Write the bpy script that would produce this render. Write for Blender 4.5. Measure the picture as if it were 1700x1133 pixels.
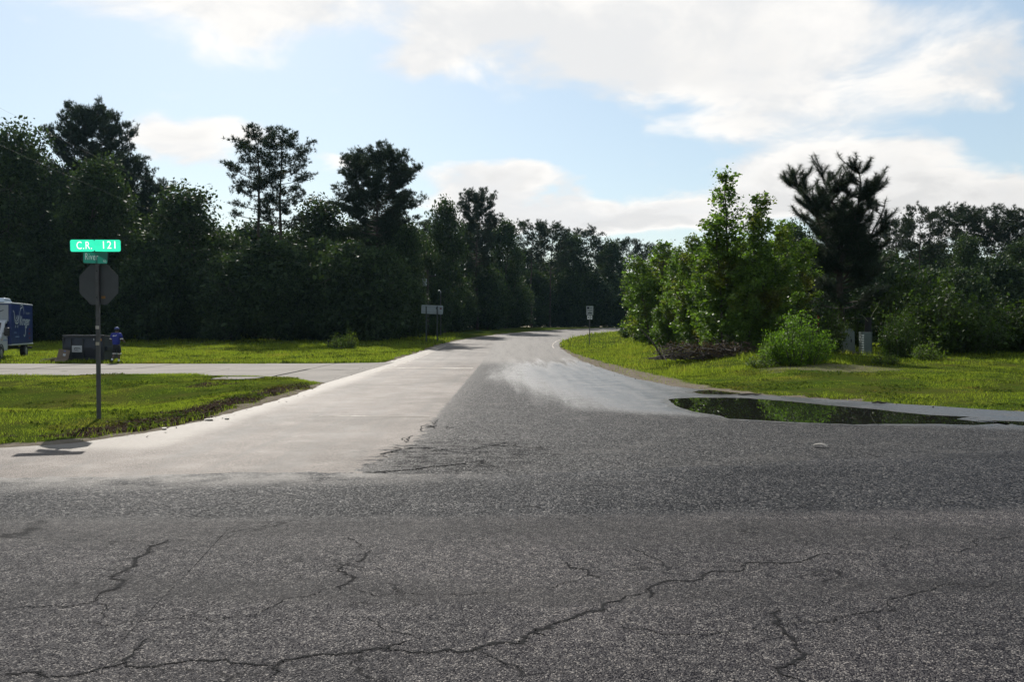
import bpy, bmesh, math, random
import numpy as np
from mathutils import Vector, Matrix, Euler

R = math.radians
scene = bpy.context.scene
for o in list(bpy.data.objects):
    bpy.data.objects.remove(o, do_unlink=True)
C = scene.collection
F = 1400.0            # focal length in pixels of the 1700 px wide photograph
EYE = 1.8
HZ = 543.0            # horizon row

# ------------------------------------------------------------------ camera
cd = bpy.data.cameras.new('camera')
cam = bpy.data.objects.new('camera', cd); C.objects.link(cam)
cd.sensor_width = 36.0
cd.lens = 36.0 * F / 1700.0
cd.clip_start = 0.1; cd.clip_end = 6000
cam.location = (0, 0, EYE)
cam.rotation_euler = (R(90) - math.atan((566.5 - HZ) / F), 0, 0)
scene.camera = cam

# ------------------------------------------------------------------ light
SUN_AZ = R(-18.0)     # from +Y, negative to the left
SUN_EL = R(38.0)
SKY = 0.088
ld = bpy.data.lights.new('sun', 'SUN')
ld.energy = 5.0; ld.angle = R(0.55); ld.color = (1.0, 0.95, 0.87)
sun = bpy.data.objects.new('sun', ld); C.objects.link(sun)
sdir = Vector((math.sin(SUN_AZ) * math.cos(SUN_EL), math.cos(SUN_AZ) * math.cos(SUN_EL), math.sin(SUN_EL)))
sun.rotation_euler = (-sdir).to_track_quat('-Z', 'Y').to_euler()
sun.location = sdir * 120

scene.view_settings.view_transform = 'Standard'
scene.view_settings.look = 'None'
scene.view_settings.gamma = 1.0
scene.view_settings.exposure = 0.28
scene.view_settings.use_curve_mapping = False
scene.render.engine = 'CYCLES'
scene.cycles.use_denoising = True
scene.cycles.max_bounces = 5
scene.cycles.diffuse_bounces = 2
scene.cycles.glossy_bounces = 3
scene.cycles.transmission_bounces = 4
scene.cycles.transparent_max_bounces = 4
scene.cycles.sample_clamp_indirect = 6.0
scene.cycles.caustics_reflective = False
scene.cycles.caustics_refractive = False


class NT:
    """tiny helper to wire shader nodes"""
    def __init__(s, tree):
        s.t = tree; s.n = tree.nodes; s.l = tree.links
    def node(s, typ, **kw):
        n = s.n.new(typ)
        for k, v in kw.items():
            setattr(n, k, v)
        return n
    def put(s, sock, v):
        if hasattr(v, 'is_linked') or isinstance(v, bpy.types.NodeSocket):
            s.l.new(v, sock)
        elif v is not None:
            if isinstance(v, (tuple, list)) and len(v) == 3 and sock.type == 'RGBA':
                v = (*v, 1.0)
            sock.default_value = v
    def m(s, op, a, b=None, c=None, clamp=False):
        n = s.node('ShaderNodeMath', operation=op, use_clamp=clamp)
        for i, v in enumerate((a, b, c)):
            if v is not None: s.put(n.inputs[i], v)
        return n.outputs[0]
    def add(s, a, b): return s.m('ADD', a, b)
    def sub(s, a, b): return s.m('SUBTRACT', a, b)
    def mul(s, a, b): return s.m('MULTIPLY', a, b)
    def ss(s, v, a, b):
        n = s.node('ShaderNodeMapRange', interpolation_type='SMOOTHSTEP')
        s.put(n.inputs[0], v); s.put(n.inputs[1], a); s.put(n.inputs[2], b)
        n.inputs[3].default_value = 0; n.inputs[4].default_value = 1
        return n.outputs[0]
    def lin(s, v, a, b, c, d):
        n = s.node('ShaderNodeMapRange')
        for i, q in enumerate((v, a, b, c, d)): s.put(n.inputs[i], q)
        return n.outputs[0]
    def mix(s, f, a, b, blend='MIX'):
        n = s.node('ShaderNodeMix', data_type='RGBA', blend_type=blend)
        s.put(n.inputs[0], f); s.put(n.inputs[6], a); s.put(n.inputs[7], b)
        return n.outputs[2]
    def noise(s, vec, scale, detail=4, rough=0.55, dist=0.0, color=False):
        n = s.node('ShaderNodeTexNoise')
        if vec is not None: s.l.new(vec, n.inputs['Vector'])
        n.inputs['Scale'].default_value = scale; n.inputs['Detail'].default_value = detail
        n.inputs['Roughness'].default_value = rough; n.inputs['Distortion'].default_value = dist
        return n.outputs['Color' if color else 'Fac']
    def voro(s, vec, scale, out='Distance', feature='F1', rnd=1.0):
        n = s.node('ShaderNodeTexVoronoi', feature=feature)
        if vec is not None: s.l.new(vec, n.inputs['Vector'])
        n.inputs['Scale'].default_value = scale
        n.inputs['Randomness'].default_value = rnd
        return n.outputs[out]
    def xyz(s, vec):
        n = s.node('ShaderNodeSeparateXYZ'); s.l.new(vec, n.inputs[0]); return n.outputs
    def comb(s, x, y, z):
        n = s.node('ShaderNodeCombineXYZ')
        for i, v in enumerate((x, y, z)): s.put(n.inputs[i], v)
        return n.outputs[0]
    def vscale(s, vec, sc):
        n = s.node('ShaderNodeVectorMath', operation='MULTIPLY')
        s.l.new(vec, n.inputs[0]); n.inputs[1].default_value = sc
        return n.outputs[0]
    def bump(s, h, strength=0.5, dist=0.01, normal=None):
        n = s.node('ShaderNodeBump')
        s.put(n.inputs['Strength'], strength); n.inputs['Distance'].default_value = dist
        s.l.new(h, n.inputs['Height'])
        if normal is not None: s.l.new(normal, n.inputs['Normal'])
        return n.outputs[0]
    def pos(s): return s.node('ShaderNodeNewGeometry').outputs['Position']
    def attr(s, name):
        return s.node('ShaderNodeAttribute', attribute_name=name).outputs['Fac']


# ------------------------------------------------------------------ sky
world = bpy.data.worlds.new('World'); scene.world = world
world.use_nodes = True
def build_sky():
    t = NT(world.node_tree); t.n.clear()
    out = t.node('ShaderNodeOutputWorld')
    bg = t.node('ShaderNodeBackground'); bg.inputs['Strength'].default_value = SKY
    sky = t.node('ShaderNodeTexSky', sky_type='NISHITA')
    sky.sun_disc = False; sky.sun_elevation = SUN_EL; sky.sun_rotation = SUN_AZ
    sky.altitude = 20; sky.air_density = 1.25; sky.dust_density = 0.6; sky.ozone_density = 2.2
    co = t.node('ShaderNodeTexCoord').outputs['Generated']
    d = t.xyz(co)
    az = t.m('ARCTAN2', d[0], d[1])
    el = t.m('ARCSINE', d[2])
    # cloud texture coordinates: flattened towards the horizon as a cloud deck is
    h = t.add(t.m('MAXIMUM', d[2], 0.0), 0.32)
    cc = t.comb(t.m('DIVIDE', d[0], h), t.m('DIVIDE', d[1], h), t.mul(d[2], 1.5))
    n1 = t.noise(cc, 1.7, 7, 0.55, 0.25)
    n2 = t.noise(cc, 4.6, 6, 0.6, 0.4)
    wob = t.xyz(t.noise(cc, 2.3, 4, 0.55, 0.0, color=True))
    azw = t.add(az, t.mul(t.sub(wob[0], 0.5), 0.30))
    elw = t.add(el, t.mul(t.sub(wob[1], 0.5), 0.17))
    def blob(px, py, rx, ry, amp, tilt=0.0):
        a0 = math.atan((px - 850) / F); e0 = math.atan((HZ - py) / F * math.cos(a0))
        ra, re = rx / F, ry / F
        da = t.sub(azw, a0); de = t.sub(elw, e0)
        ct, st = math.cos(tilt), math.sin(tilt)
        u = t.m('DIVIDE', t.add(t.mul(da, ct), t.mul(de, st)), ra)
        v = t.m('DIVIDE', t.sub(t.mul(de, ct), t.mul(da, st)), re)
        r2 = t.add(t.mul(u, u), t.mul(v, v))
        return t.mul(t.m('EXPONENT', t.mul(r2, -1.0)), amp)
    spec = [(900, 50, 300, 100, 0.92, -0.08), (1190, 110, 240, 85, 0.9, -0.22), (1020, 170, 130, 45, 0.5, 0), (1420, 40, 190, 60, 0.55, 0), (740, 110, 120, 60, 0.55, 0),
            (330, 232, 100, 46, 0.95, 0), (545, 272, 60, 26, 0.6, 0), (400, 15, 190, 60, 0.8, 0), (200, 120, 150, 30, 0.3, 0),
            (880, 345, 200, 50, 1.15, -0.04), (1110, 352, 130, 52, 1.05, 0.2), (1420, 300, 170, 62, 1.15, -0.2), (1250, 300, 90, 50, 0.5, 0),
            (1620, 345, 160, 48, 0.85, 0), (1650, 110, 80, 50, 0.6, 0), (1500, 150, 140, 60, 0.3, 0), (40, 222, 70, 20, 0.4, 0),
            (150, -40, 200, 60, 0.4, 0), (720, 260, 60, 18, 0.25, 0)]
    tot = None
    for b in spec:
        v = blob(*b); tot = v if tot is None else t.add(tot, v)
    # the deck goes on everywhere else with broken cloud of the same cover
    inview = t.mul(t.ss(t.m('ABSOLUTE', az), 0.95, 0.60), t.ss(el, 0.62, 0.40))
    far = t.mul(t.ss(n1, 0.40, 0.62), 0.85)
    cover = t.add(t.mul(tot, inview), t.mul(far, t.sub(1.0, inview)))
    dens = t.add(cover, t.add(t.mul(t.sub(n1, 0.5), 0.75), t.mul(t.sub(n2, 0.5), 0.9)))
    mask = t.ss(dens, 0.36, 0.84)
    mask = t.mul(mask, t.ss(el, -0.01, 0.05))
    thick = t.ss(t.add(dens, t.mul(t.sub(n2, 0.5), 0.6)), 0.75, 1.35)
    # bellies of the low clouds are grey
    low = t.ss(el, 0.42, 0.10)
    grey = t.mul(t.mul(thick, t.add(0.06, t.mul(low, 0.34))), t.ss(n2, 0.40, 0.62))
    k = 1.0 / SKY
    # clouds scatter forward: bright towards the sun, duller with the sun behind us
    sd = t.node('ShaderNodeVectorMath', operation='DOT_PRODUCT')
    t.l.new(co, sd.inputs[0]); sd.inputs[1].default_value = tuple(sdir)
    ph = t.lin(sd.outputs['Value'], -0.2, 0.75, 0.34, 1.0)
    body = t.mix(t.ss(t.add(n2, t.mul(t.sub(n1, 0.5), 0.6)), 0.36, 0.66), (0.70 * k, 0.705 * k, 0.71 * k), (0.88 * k, 0.86 * k, 0.83 * k))
    ccol = t.mix(grey, body, (0.36 * k, 0.385 * k, 0.42 * k))
    ccol = t.mix(1.0, ccol, t.comb(ph, ph, ph), 'MULTIPLY')
    # thin white veil that the humid morning air puts over the blue
    veil = t.mix(0.36, sky.outputs[0], (0.60 * k, 0.72 * k, 0.80 * k))
    col = t.mix(mask, veil, ccol)
    t.l.new(col, bg.inputs['Color'])
    t.l.new(bg.outputs[0], out.inputs[0])
build_sky()

# ------------------------------------------------------------------ terrain
def sst(a, b, v):
    t = np.clip((np.asarray(v, float) - a) / (b - a), 0, 1)
    return t * t * (3 - 2 * t)

def base_h(y):
    return 1.7 * sst(40, 140, y)

def H(x, y):
    """height of the open ground"""
    x = np.asarray(x, float); y = np.asarray(y, float)
    z = base_h(y)
    side = sst(-6.6, -10.5, x)
    z = z - 0.42 * np.exp(-((y - 22.5) / 3.6) ** 2) * side * sst(-60, -30, x)
    z = z + 0.10 * np.exp(-((y - 16.5) / 2.2) ** 2) * side
    z = z + 0.65 * sst(19, 38, y) * sst(4.6, 12, x) * (1 - sst(46, 72, y))
    off = np.maximum(sst(-7.5, -12, x), sst(5, 9, x)) * sst(12, 18, y)
    z = z + off * 0.045 * (np.sin(x * 0.83 + y * 0.31) * np.sin(y * 0.67 - x * 0.21) + 0.6 * np.sin(x * 1.9 + 1.3) * np.sin(y * 1.6 + 0.4))
    return z

def at(px, py, Y):
    """world point seen at a pixel, at distance Y"""
    return Vector(((px - 850) / F * Y, Y, EYE + (HZ - py) / F * Y))

def gnd(px, py):
    """ground point seen at a pixel"""
    Y = 3.0; last = None
    while Y < 300:
        x = (px - 850) / F * Y; z = EYE + (HZ - py) / F * Y
        if z <= float(H(x, Y)): return Vector((x, Y, float(H(x, Y))))
        Y += 0.03
    return Vector(((px - 850) / F * 300, 300, 1.7))

# outline of the paved junction and of the road beyond it
LEFT = [(-400, 9.6), (-60, 11.0), (-12, 12.1), (-7.6, 12.5), (-6.8, 12.95), (-6.2, 14.2), (-5.95, 16), (-5.8, 20), (-5.8, 24.7), (-6.05, 28), (-6.3, 33), (-6.4, 40), (-6.3, 50), (-6.0, 62)]
RIGHT = [(400, 12.0), (60, 14.0), (30, 14.8), (14, 16.4), (11.6, 17.2), (10.6, 18.0), (8.6, 20.2), (6.3, 22.5), (4.9, 25.5), (4.2, 30), (3.9, 36.5), (3.65, 46), (3.6, 62)]
ARC_C = (108.8, 62.0); RO, RI = 114.8, 105.2
arc = [i / 36 * math.pi / 2 for i in range(1, 37)]
OUT = [(ARC_C[0] - RO * math.cos(a), ARC_C[1] + RO * math.sin(a)) for a in arc]
INN = [(ARC_C[0] - RI * math.cos(a), ARC_C[1] + RI * math.sin(a)) for a in arc]
PAVED = np.array(LEFT + OUT + [(400, OUT[-1][1]), (400, INN[-1][1])] + INN[::-1] + RIGHT[::-1] + [(400, -60), (-400, -60)])
DRIVE = np.array([(-80, 31.2), (-19, 31.6), (-12.5, 31.2), (-9.2, 30.6), (-7.6, 29.4), (-6.6, 27.6), (-5.8, 27.0), (-5.8, 43.4), (-7.0, 41.9), (-9.5, 41.2), (-20, 41.0), (-32, 40.9), (-80, 40.6)])

def inside(poly, x, y):
    r = np.zeros(x.shape, bool); n = len(poly)
    for i in range(n):
        x0, y0 = poly[i]; x1, y1 = poly[(i + 1) % n]
        if y0 == y1: continue
        c = ((y0 > y) != (y1 > y)) & (x < (x1 - x0) * (y - y0) / (y1 - y0) + x0)
        r ^= c
    return r

def edist(poly, x, y):
    """signed distance to an outline, positive outside"""
    best = np.full(x.shape, 1e9); n = len(poly)
    for i in range(n):
        ax, ay = poly[i]; bx, by = poly[(i + 1) % n]
        dx, dy = bx - ax, by - ay
        t = np.clip(((x - ax) * dx + (y - ay) * dy) / (dx * dx + dy * dy + 1e-9), 0, 1)
        best = np.minimum(best, (x - ax - t * dx) ** 2 + (y - ay - t * dy) ** 2)
    d = np.sqrt(best)
    return np.where(inside(poly, x, y), -d, d)

# ------------------------------------------------------------------ mesh helpers
def mesh_np(name, v, quads=None, tris=None, smooth=False):
    me = bpy.data.meshes.new(name)
    v = np.ascontiguousarray(v, dtype=np.float32)
    nq = 0 if quads is None else len(quads); nt = 0 if tris is None else len(tris)
    me.vertices.add(len(v)); me.vertices.foreach_set('co', v.ravel())
    idx = []
    if nq: idx.append(np.asarray(quads, np.int32).ravel())
    if nt: idx.append(np.asarray(tris, np.int32).ravel())
    idx = np.concatenate(idx)
    me.loops.add(len(idx)); me.loops.foreach_set('vertex_index', idx)
    st = np.concatenate([np.arange(nq) * 4, nq * 4 + np.arange(nt) * 3]).astype(np.int32)
    me.polygons.add(nq + nt); me.polygons.foreach_set('loop_start', st)
    if smooth: me.polygons.foreach_set('use_smooth', np.ones(nq + nt, bool))
    me.update(calc_edges=True); me.validate()
    return me

def obj(name, data, mat=None, parent=None, loc=None, rot=None):
    o = bpy.data.objects.new(name, data); C.objects.link(o)
    if mat is not None and data is not None:
        data.materials.clear(); data.materials.append(mat)
    if parent is not None: o.parent = parent
    if loc is not None: o.location = loc
    if rot is not None: o.rotation_euler = rot
    return o

def tag(o, label=None, cat=None, group=None, kind=None):
    if label: o['label'] = label
    if cat: o['category'] = cat
    if group: o['group'] = group
    if kind: o['kind'] = kind
    return o

def thing(name, label, cat, loc=(0, 0, 0), rz=0.0, group=None):
    o = bpy.data.objects.new(name, None); C.objects.link(o)
    o.location = loc; o.rotation_euler = (0, 0, rz); o.empty_display_size = 0.2
    return tag(o, label, cat, group)

def bm_mesh(name, bm, smooth=False):
    me = bpy.data.meshes.new(name); bm.normal_update(); bm.to_mesh(me); bm.free()
    if smooth:
        for p in me.polygons: p.use_smooth = True
    return me

def box(bm, x0, x1, y0, y1, z0, z1, bev=0.0):
    r = bmesh.ops.create_cube(bm, size=1.0)
    vs = r['verts']
    for v in vs:
        v.co = Vector(((x0 + x1) / 2 + v.co.x * (x1 - x0), (y0 + y1) / 2 + v.co.y * (y1 - y0), (z0 + z1) / 2 + v.co.z * (z1 - z0)))
    if bev > 0:
        es = list({e for v in vs for e in v.link_edges})
        bmesh.ops.bevel(bm, geom=es, offset=bev, segments=2, affect='EDGES', profile=0.5)

def boxo(name, dims, mat, parent=None, bev=0.0, loc=None, rot=None):
    bm = bmesh.new(); box(bm, *dims, bev=bev)
    return obj(name, bm_mesh(name, bm), mat, parent, loc, rot)

def prism(name, pts, axis, a, b, mat, parent=None, bev=0.0):
    """extrude a 2-D outline along an axis: axis 'x' takes (y,z), 'y' takes (x,z), 'z' takes (x,y)"""
    bm = bmesh.new()
    def P(p, h):
        return {'x': (h, p[0], p[1]), 'y': (p[0], h, p[1]), 'z': (p[0], p[1], h)}[axis]
    A = [bm.verts.new(P(p, a)) for p in pts]; B = [bm.verts.new(P(p, b)) for p in pts]
    n = len(pts)
    bm.faces.new(A); bm.faces.new(B[::-1])
    for i in range(n): bm.faces.new((A[i], B[i], B[(i + 1) % n], A[(i + 1) % n]))
    bmesh.ops.recalc_face_normals(bm, faces=bm.faces)
    if bev > 0:
        bmesh.ops.bevel(bm, geom=list(bm.edges), offset=bev, segments=2, affect='EDGES', profile=0.5)
    return obj(name, bm_mesh(name, bm), mat, parent)

class Buf:
    """numpy collector of tubes"""
    def __init__(s): s.v = []; s.q = []; s.n = 0
    def tube(s, pts, rad, sides=6):
        pts = np.asarray(pts, float); n = len(pts)
        if np.isscalar(rad): rad = [rad] * n
        d = np.gradient(pts, axis=0)
        d /= np.linalg.norm(d, axis=1, keepdims=True) + 1e-9
        ref = np.array([0.31, 0.95, 0.05]) if abs(d[0][2]) > 0.7 else np.array([0, 0, 1.0])
        rings = []
        for i in range(n):
            u = np.cross(d[i], ref); u /= np.linalg.norm(u) + 1e-9
            w = np.cross(d[i], u)
            a = np.arange(sides) / sides * 2 * np.pi
            rings.append(pts[i] + rad[i] * (np.outer(np.cos(a), u) + np.outer(np.sin(a), w)))
        s.v.append(np.concatenate(rings))
        k = np.arange(sides); k2 = (k + 1) % sides
        for i in range(n - 1):
            b = s.n + i * sides
            s.q.append(np.stack([b + k, b + k2, b + sides + k2, b + sides + k], 1))
        # close the thick end and the tip
        s.n += n * sides
    def mesh(s, name, smooth=True):
        return mesh_np(name, np.concatenate(s.v), np.concatenate(s.q), smooth=smooth)

def cyl(name, r0, r1, z0, z1, mat, parent=None, n=20, loc=None, rot=None, bev=0.0):
    bm = bmesh.new()
    bmesh.ops.create_cone(bm, cap_ends=True, segments=n, radius1=r0, radius2=r1, depth=z1 - z0)
    bmesh.ops.translate(bm, verts=bm.verts, vec=(0, 0, (z0 + z1) / 2))
    if bev > 0:
        es = [e for e in bm.edges if abs(e.verts[0].co.z - e.verts[1].co.z) < 1e-6]
        bmesh.ops.bevel(bm, geom=es, offset=bev, segments=3, affect='EDGES', profile=0.5)
    me = bm_mesh(name, bm)
    return obj(name, me, mat, parent, loc, rot)

def text_curve(s, size, sx=1.0, bold=0.0, spacing=1.0):
    cu = bpy.data.curves.new('lettering', 'FONT')
    cu.body = s; cu.size = size; cu.align_x = 'CENTER'; cu.align_y = 'CENTER'
    cu.offset = bold; cu.space_character = spacing; cu.resolution_u = 4
    return cu

def text_mesh(s, size, sx=1.0, bold=0.0, spacing=1.0):
    cu = text_curve(s, size, sx, bold, spacing)
    o = bpy.data.objects.new('lettering', cu); C.objects.link(o)
    bpy.context.view_layer.update()
    me = bpy.data.meshes.new_from_object(o.evaluated_get(bpy.context.evaluated_depsgraph_get()))
    bpy.data.objects.remove(o, do_unlink=True); bpy.data.curves.remove(cu)
    for v in me.vertices: v.co.x *= sx
    return me

# ------------------------------------------------------------------ materials
MATS = {}
def mat(name, col, rough=0.6, metal=0.0, spec=0.5, var=0.0, vscale=6.0, bump=0.0):
    if name in MATS: return MATS[name]
    m = bpy.data.materials.new(name); m.use_nodes = True
    t = NT(m.node_tree); b = t.n['Principled BSDF']
    b.inputs['Roughness'].default_value = rough; b.inputs['Metallic'].default_value = metal
    b.inputs['Specular IOR Level'].default_value = spec
    p = t.node('ShaderNodeTexCoord').outputs['Object']
    n = t.noise(p, vscale, 5, 0.6)
    k = t.lin(n, 0.3, 0.7, 1.0 - var, 1.0 + var)
    c = t.mix(1.0, col, t.comb(k, k, k), 'MULTIPLY')
    t.l.new(c, b.inputs['Base Color'])
    if bump > 0:
        t.l.new(t.bump(t.noise(p, vscale * 6, 4, 0.6), bump, 0.01), b.inputs['Normal'])
    MATS[name] = m
    return m

def leafmat(name, c1, c2, c3, transl=0.35, rough=0.42, spec=0.5, tint=(1.25, 1.35, 0.55), c4=None, big=0.55):
    m = bpy.data.materials.new(name); m.use_nodes = True
    t = NT(m.node_tree); b = t.n['Principled BSDF']; out = t.n['Material Output']
    g = t.node('ShaderNodeNewGeometry')
    r = g.outputs['Random Per Island']
    n = t.noise(g.outputs['Position'], big, 4, 0.65)
    c = t.mix(t.ss(r, 0.0, 0.8), c1, c2)
    c = t.mix(t.mul(t.ss(n, 0.5, 0.75), 0.7), c, c3)
    if c4 is not None:
        n4 = t.noise(g.outputs['Position'], 1.7, 4, 0.7)
        c = t.mix(t.mul(t.ss(n4, 0.50, 0.70), 0.75), c, c4)
    br = t.lin(r, 0, 1, 0.7, 1.3)
    c = t.mix(1.0, c, t.comb(br, br, br), 'MULTIPLY')
    t.l.new(c, b.inputs['Base Color'])
    b.inputs['Roughness'].default_value = rough
    b.inputs['Specular IOR Level'].default_value = spec
    tr = t.node('ShaderNodeBsdfTranslucent')
    ct = t.mix(1.0, c, tint, 'MULTIPLY')
    t.l.new(ct, tr.inputs['Color'])
    mx = t.node('ShaderNodeMixShader'); mx.inputs[0].default_value = transl
    t.l.new(b.outputs[0], mx.inputs[1]); t.l.new(tr.outputs[0], mx.inputs[2])
    t.l.new(mx.outputs[0], out.inputs[0])
    MATS[name] = m
    return m

PINE = leafmat('pine_needles', (0.018, 0.030, 0.019), (0.028, 0.044, 0.025), (0.036, 0.046, 0.024), 0.22, 0.65, 0.25)
OAK = leafmat('oak_leaves', (0.022, 0.040, 0.021), (0.042, 0.066, 0.028), (0.054, 0.075, 0.026), 0.28, 0.62, 0.16)
GUM = leafmat('sweetgum_leaves', (0.055, 0.105, 0.018), (0.10, 0.165, 0.028), (0.16, 0.125, 0.03), 0.5, 0.5, 0.32)
BRIGHT = leafmat('bright_bush_leaves', (0.06, 0.12, 0.015), (0.10, 0.18, 0.02), (0.11, 0.16, 0.02), 0.55, 0.6, 0.25)
VINE = leafmat('vine_leaves', (0.022, 0.042, 0.010), (0.040, 0.070, 0.014), (0.05, 0.062, 0.016), 0.35, 0.6, 0.2)
GRASS = leafmat('grass_blades', (0.125, 0.185, 0.024), (0.18, 0.23, 0.030), (0.23, 0.18, 0.05), 0.6, 0.8, 0.05, (1.2, 1.2, 0.7), (0.055, 0.08, 0.018))
WEED = leafmat('weed_leaves', (0.05, 0.09, 0.015), (0.085, 0.13, 0.02), (0.11, 0.12, 0.03), 0.45, 0.6, 0.25)
BARK = mat('bark', (0.06, 0.047, 0.037), 0.9, var=0.4, vscale=5, bump=0.6)
TWIG = mat('dead_twigs', (0.042, 0.032, 0.026), 0.9, var=0.4, vscale=9)

# ------------------------------------------------------------------ ground sheet
def axis(segs):
    out = []
    for a, b, st in segs:
        out += list(np.arange(a, b, st))
    out.append(segs[-1][1])
    return np.array(out)

GX = axis([(-1500, -300, 120), (-300, -60, 10), (-60, -34, 1.0), (-34, 24, 0.2), (24, 60, 1.0), (60, 300, 10), (300, 1500, 120)])
GY = axis([(-200, -20, 20), (-20, 8, 2), (8, 46, 0.2), (46, 80, 0.5), (80, 170, 2), (170, 400, 20), (400, 3000, 200)])
def grid(xs, ys):
    X, Y = np.meshgrid(xs, ys)
    nx, ny = len(xs), len(ys)
    i = np.arange(nx - 1)[None, :] + nx * np.arange(ny - 1)[:, None]
    q = np.stack([i, i + 1, i + nx + 1, i + nx], -1).reshape(-1, 4)
    return X.ravel(), Y.ravel(), q

def vnoise(x, y, s, seed=0):
    """cheap smooth value noise, about -1..1"""
    rs = np.random.RandomState(seed)
    tab = rs.rand(256, 256) * 2 - 1
    u = x / s + 1000.3; v = y / s + 1000.7
    i = np.floor(u).astype(int); j = np.floor(v).astype(int)
    fu = u - i; fv = v - j
    fu = fu * fu * (3 - 2 * fu); fv = fv * fv * (3 - 2 * fv)
    T = lambda a, b: tab[a % 256, b % 256]
    return (T(i, j) * (1 - fu) + T(i + 1, j) * fu) * (1 - fv) + (T(i, j + 1) * (1 - fu) + T(i + 1, j + 1) * fu) * fv

def soil_masks(x, y, e=None, dr=None):
    """bare sand and dark leaf litter beside the pavement"""
    if e is None: e = edist(PAVED, x, y)
    n = vnoise(x, y, 0.9, 3) * 0.5 + vnoise(x, y, 0.3, 4) * 0.3
    # width of the sandy shoulder
    wl = np.where(x < 0, 0.28, np.interp(y, [15, 20, 24, 28, 36, 46, 56, 64], [0.15, 0.15, 0.45, 1.3, 1.25, 0.8, 0.35, 0.1]))
    sand = 1 - sst(0.55, 1.25, (e + n * 0.45) / np.maximum(wl, 0.05))
    # bare patch by the cabinets
    c = gnd(1390, 612)
    p = ((x - c.x) / 2.9) ** 2 + ((y - c.y) / 1.7) ** 2
    sand = np.maximum(sand, 0.5 * (1 - sst(0.5, 1.1, p + n * 0.7)))
    lit = (1 - sst(0.7, 1.1, (e + n * 0.5) / 1.35)) * (x < -4) * sst(13.0, 14.0, y) * (1 - sst(24, 27, y)) * (1 - sand)
    lit = np.maximum(lit, (1 - sst(0.2, 0.7, e + n * 0.4)) * (x > 4) * sst(30, 34, y) * 0.0)
    cp = gnd(352, 640)
    lit = np.maximum(lit, 0.8 * (1 - sst(0.4, 1.0, ((x - cp.x) / 0.9) ** 2 + ((y - cp.y) / 0.7) ** 2 + n)))
    return sand, lit

def build_ground():
    x, y, q = grid(GX, GY)
    z = H(x, y)
    near = (np.abs(x) < 420) & (y < 300)
    e = np.full(x.shape, 50.0); e[near] = edist(PAVED, x[near], y[near])
    d = np.full(x.shape, 50.0); d[near] = edist(DRIVE, x[near], y[near])
    z = z - 0.07 * (1 - sst(-0.35, 0.02, e)) - 0.07 * (1 - sst(-0.35, 0.02, d))
    z = z + 0.035 * sst(0.0, 0.5, e) * sst(0.0, 0.5, d)
    sand = np.zeros(x.shape); lit = np.zeros(x.shape)
    s, l = soil_masks(x[near], y[near], e[near], d[near]); sand[near] = s; lit[near] = l
    me = mesh_np('ground', np.stack([x, y, z], 1), q, smooth=True)
    for nm, arr in (('sand', sand), ('litter', lit)):
        a = me.attributes.new(nm, 'FLOAT', 'POINT'); a.data.foreach_set('value', arr.astype(np.float32))
    m = bpy.data.materials.new('turf_and_soil'); m.use_nodes = True
    t = NT(m.node_tree); b = t.n['Principled BSDF']
    p = t.pos()
    n1 = t.noise(p, 0.35, 5, 0.6); n2 = t.noise(p, 3.2, 5, 0.65); n3 = t.noise(p, 28, 4, 0.7)
    g = t.mix(t.ss(n1, 0.38, 0.66), (0.045, 0.075, 0.010), (0.07, 0.075, 0.016))
    g = t.mix(t.mul(t.ss(n2, 0.52, 0.75), 0.6), g, (0.085, 0.062, 0.028))
    g = t.mix(t.ss(n3, 0.3, 0.75), g, t.mix(0.5, g, (0.02, 0.025, 0.008)))
    sd = t.mix(t.ss(n2, 0.35, 0.7), (0.14, 0.118, 0.093), (0.20, 0.174, 0.138))
    sd = t.mix(t.mul(t.ss(n3, 0.5, 0.72), 0.75), sd, (0.12, 0.10, 0.075))
    lt = t.mix(t.ss(n3, 0.35, 0.7), (0.018, 0.013, 0.010), (0.06, 0.042, 0.03))
    sm = t.ss(t.add(t.attr('sand'), t.mul(t.sub(n3, 0.5), 0.9)), 0.3, 0.7)
    lm = t.ss(t.add(t.attr('litter'), t.mul(t.sub(n3, 0.5), 0.7)), 0.3, 0.7)
    c = t.mix(lm, t.mix(sm, g, sd), lt)
    t.l.new(c, b.inputs['Base Color']); b.inputs['Roughness'].default_value = 0.9
    b.inputs['Specular IOR Level'].default_value = 0.0
    t.l.new(t.bump(t.add(n3, t.mul(n2, 1.5)), 0.7, 0.05), b.inputs['Normal'])
    o = obj('ground', me, m); tag(o, kind='structure')
build_ground()

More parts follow.
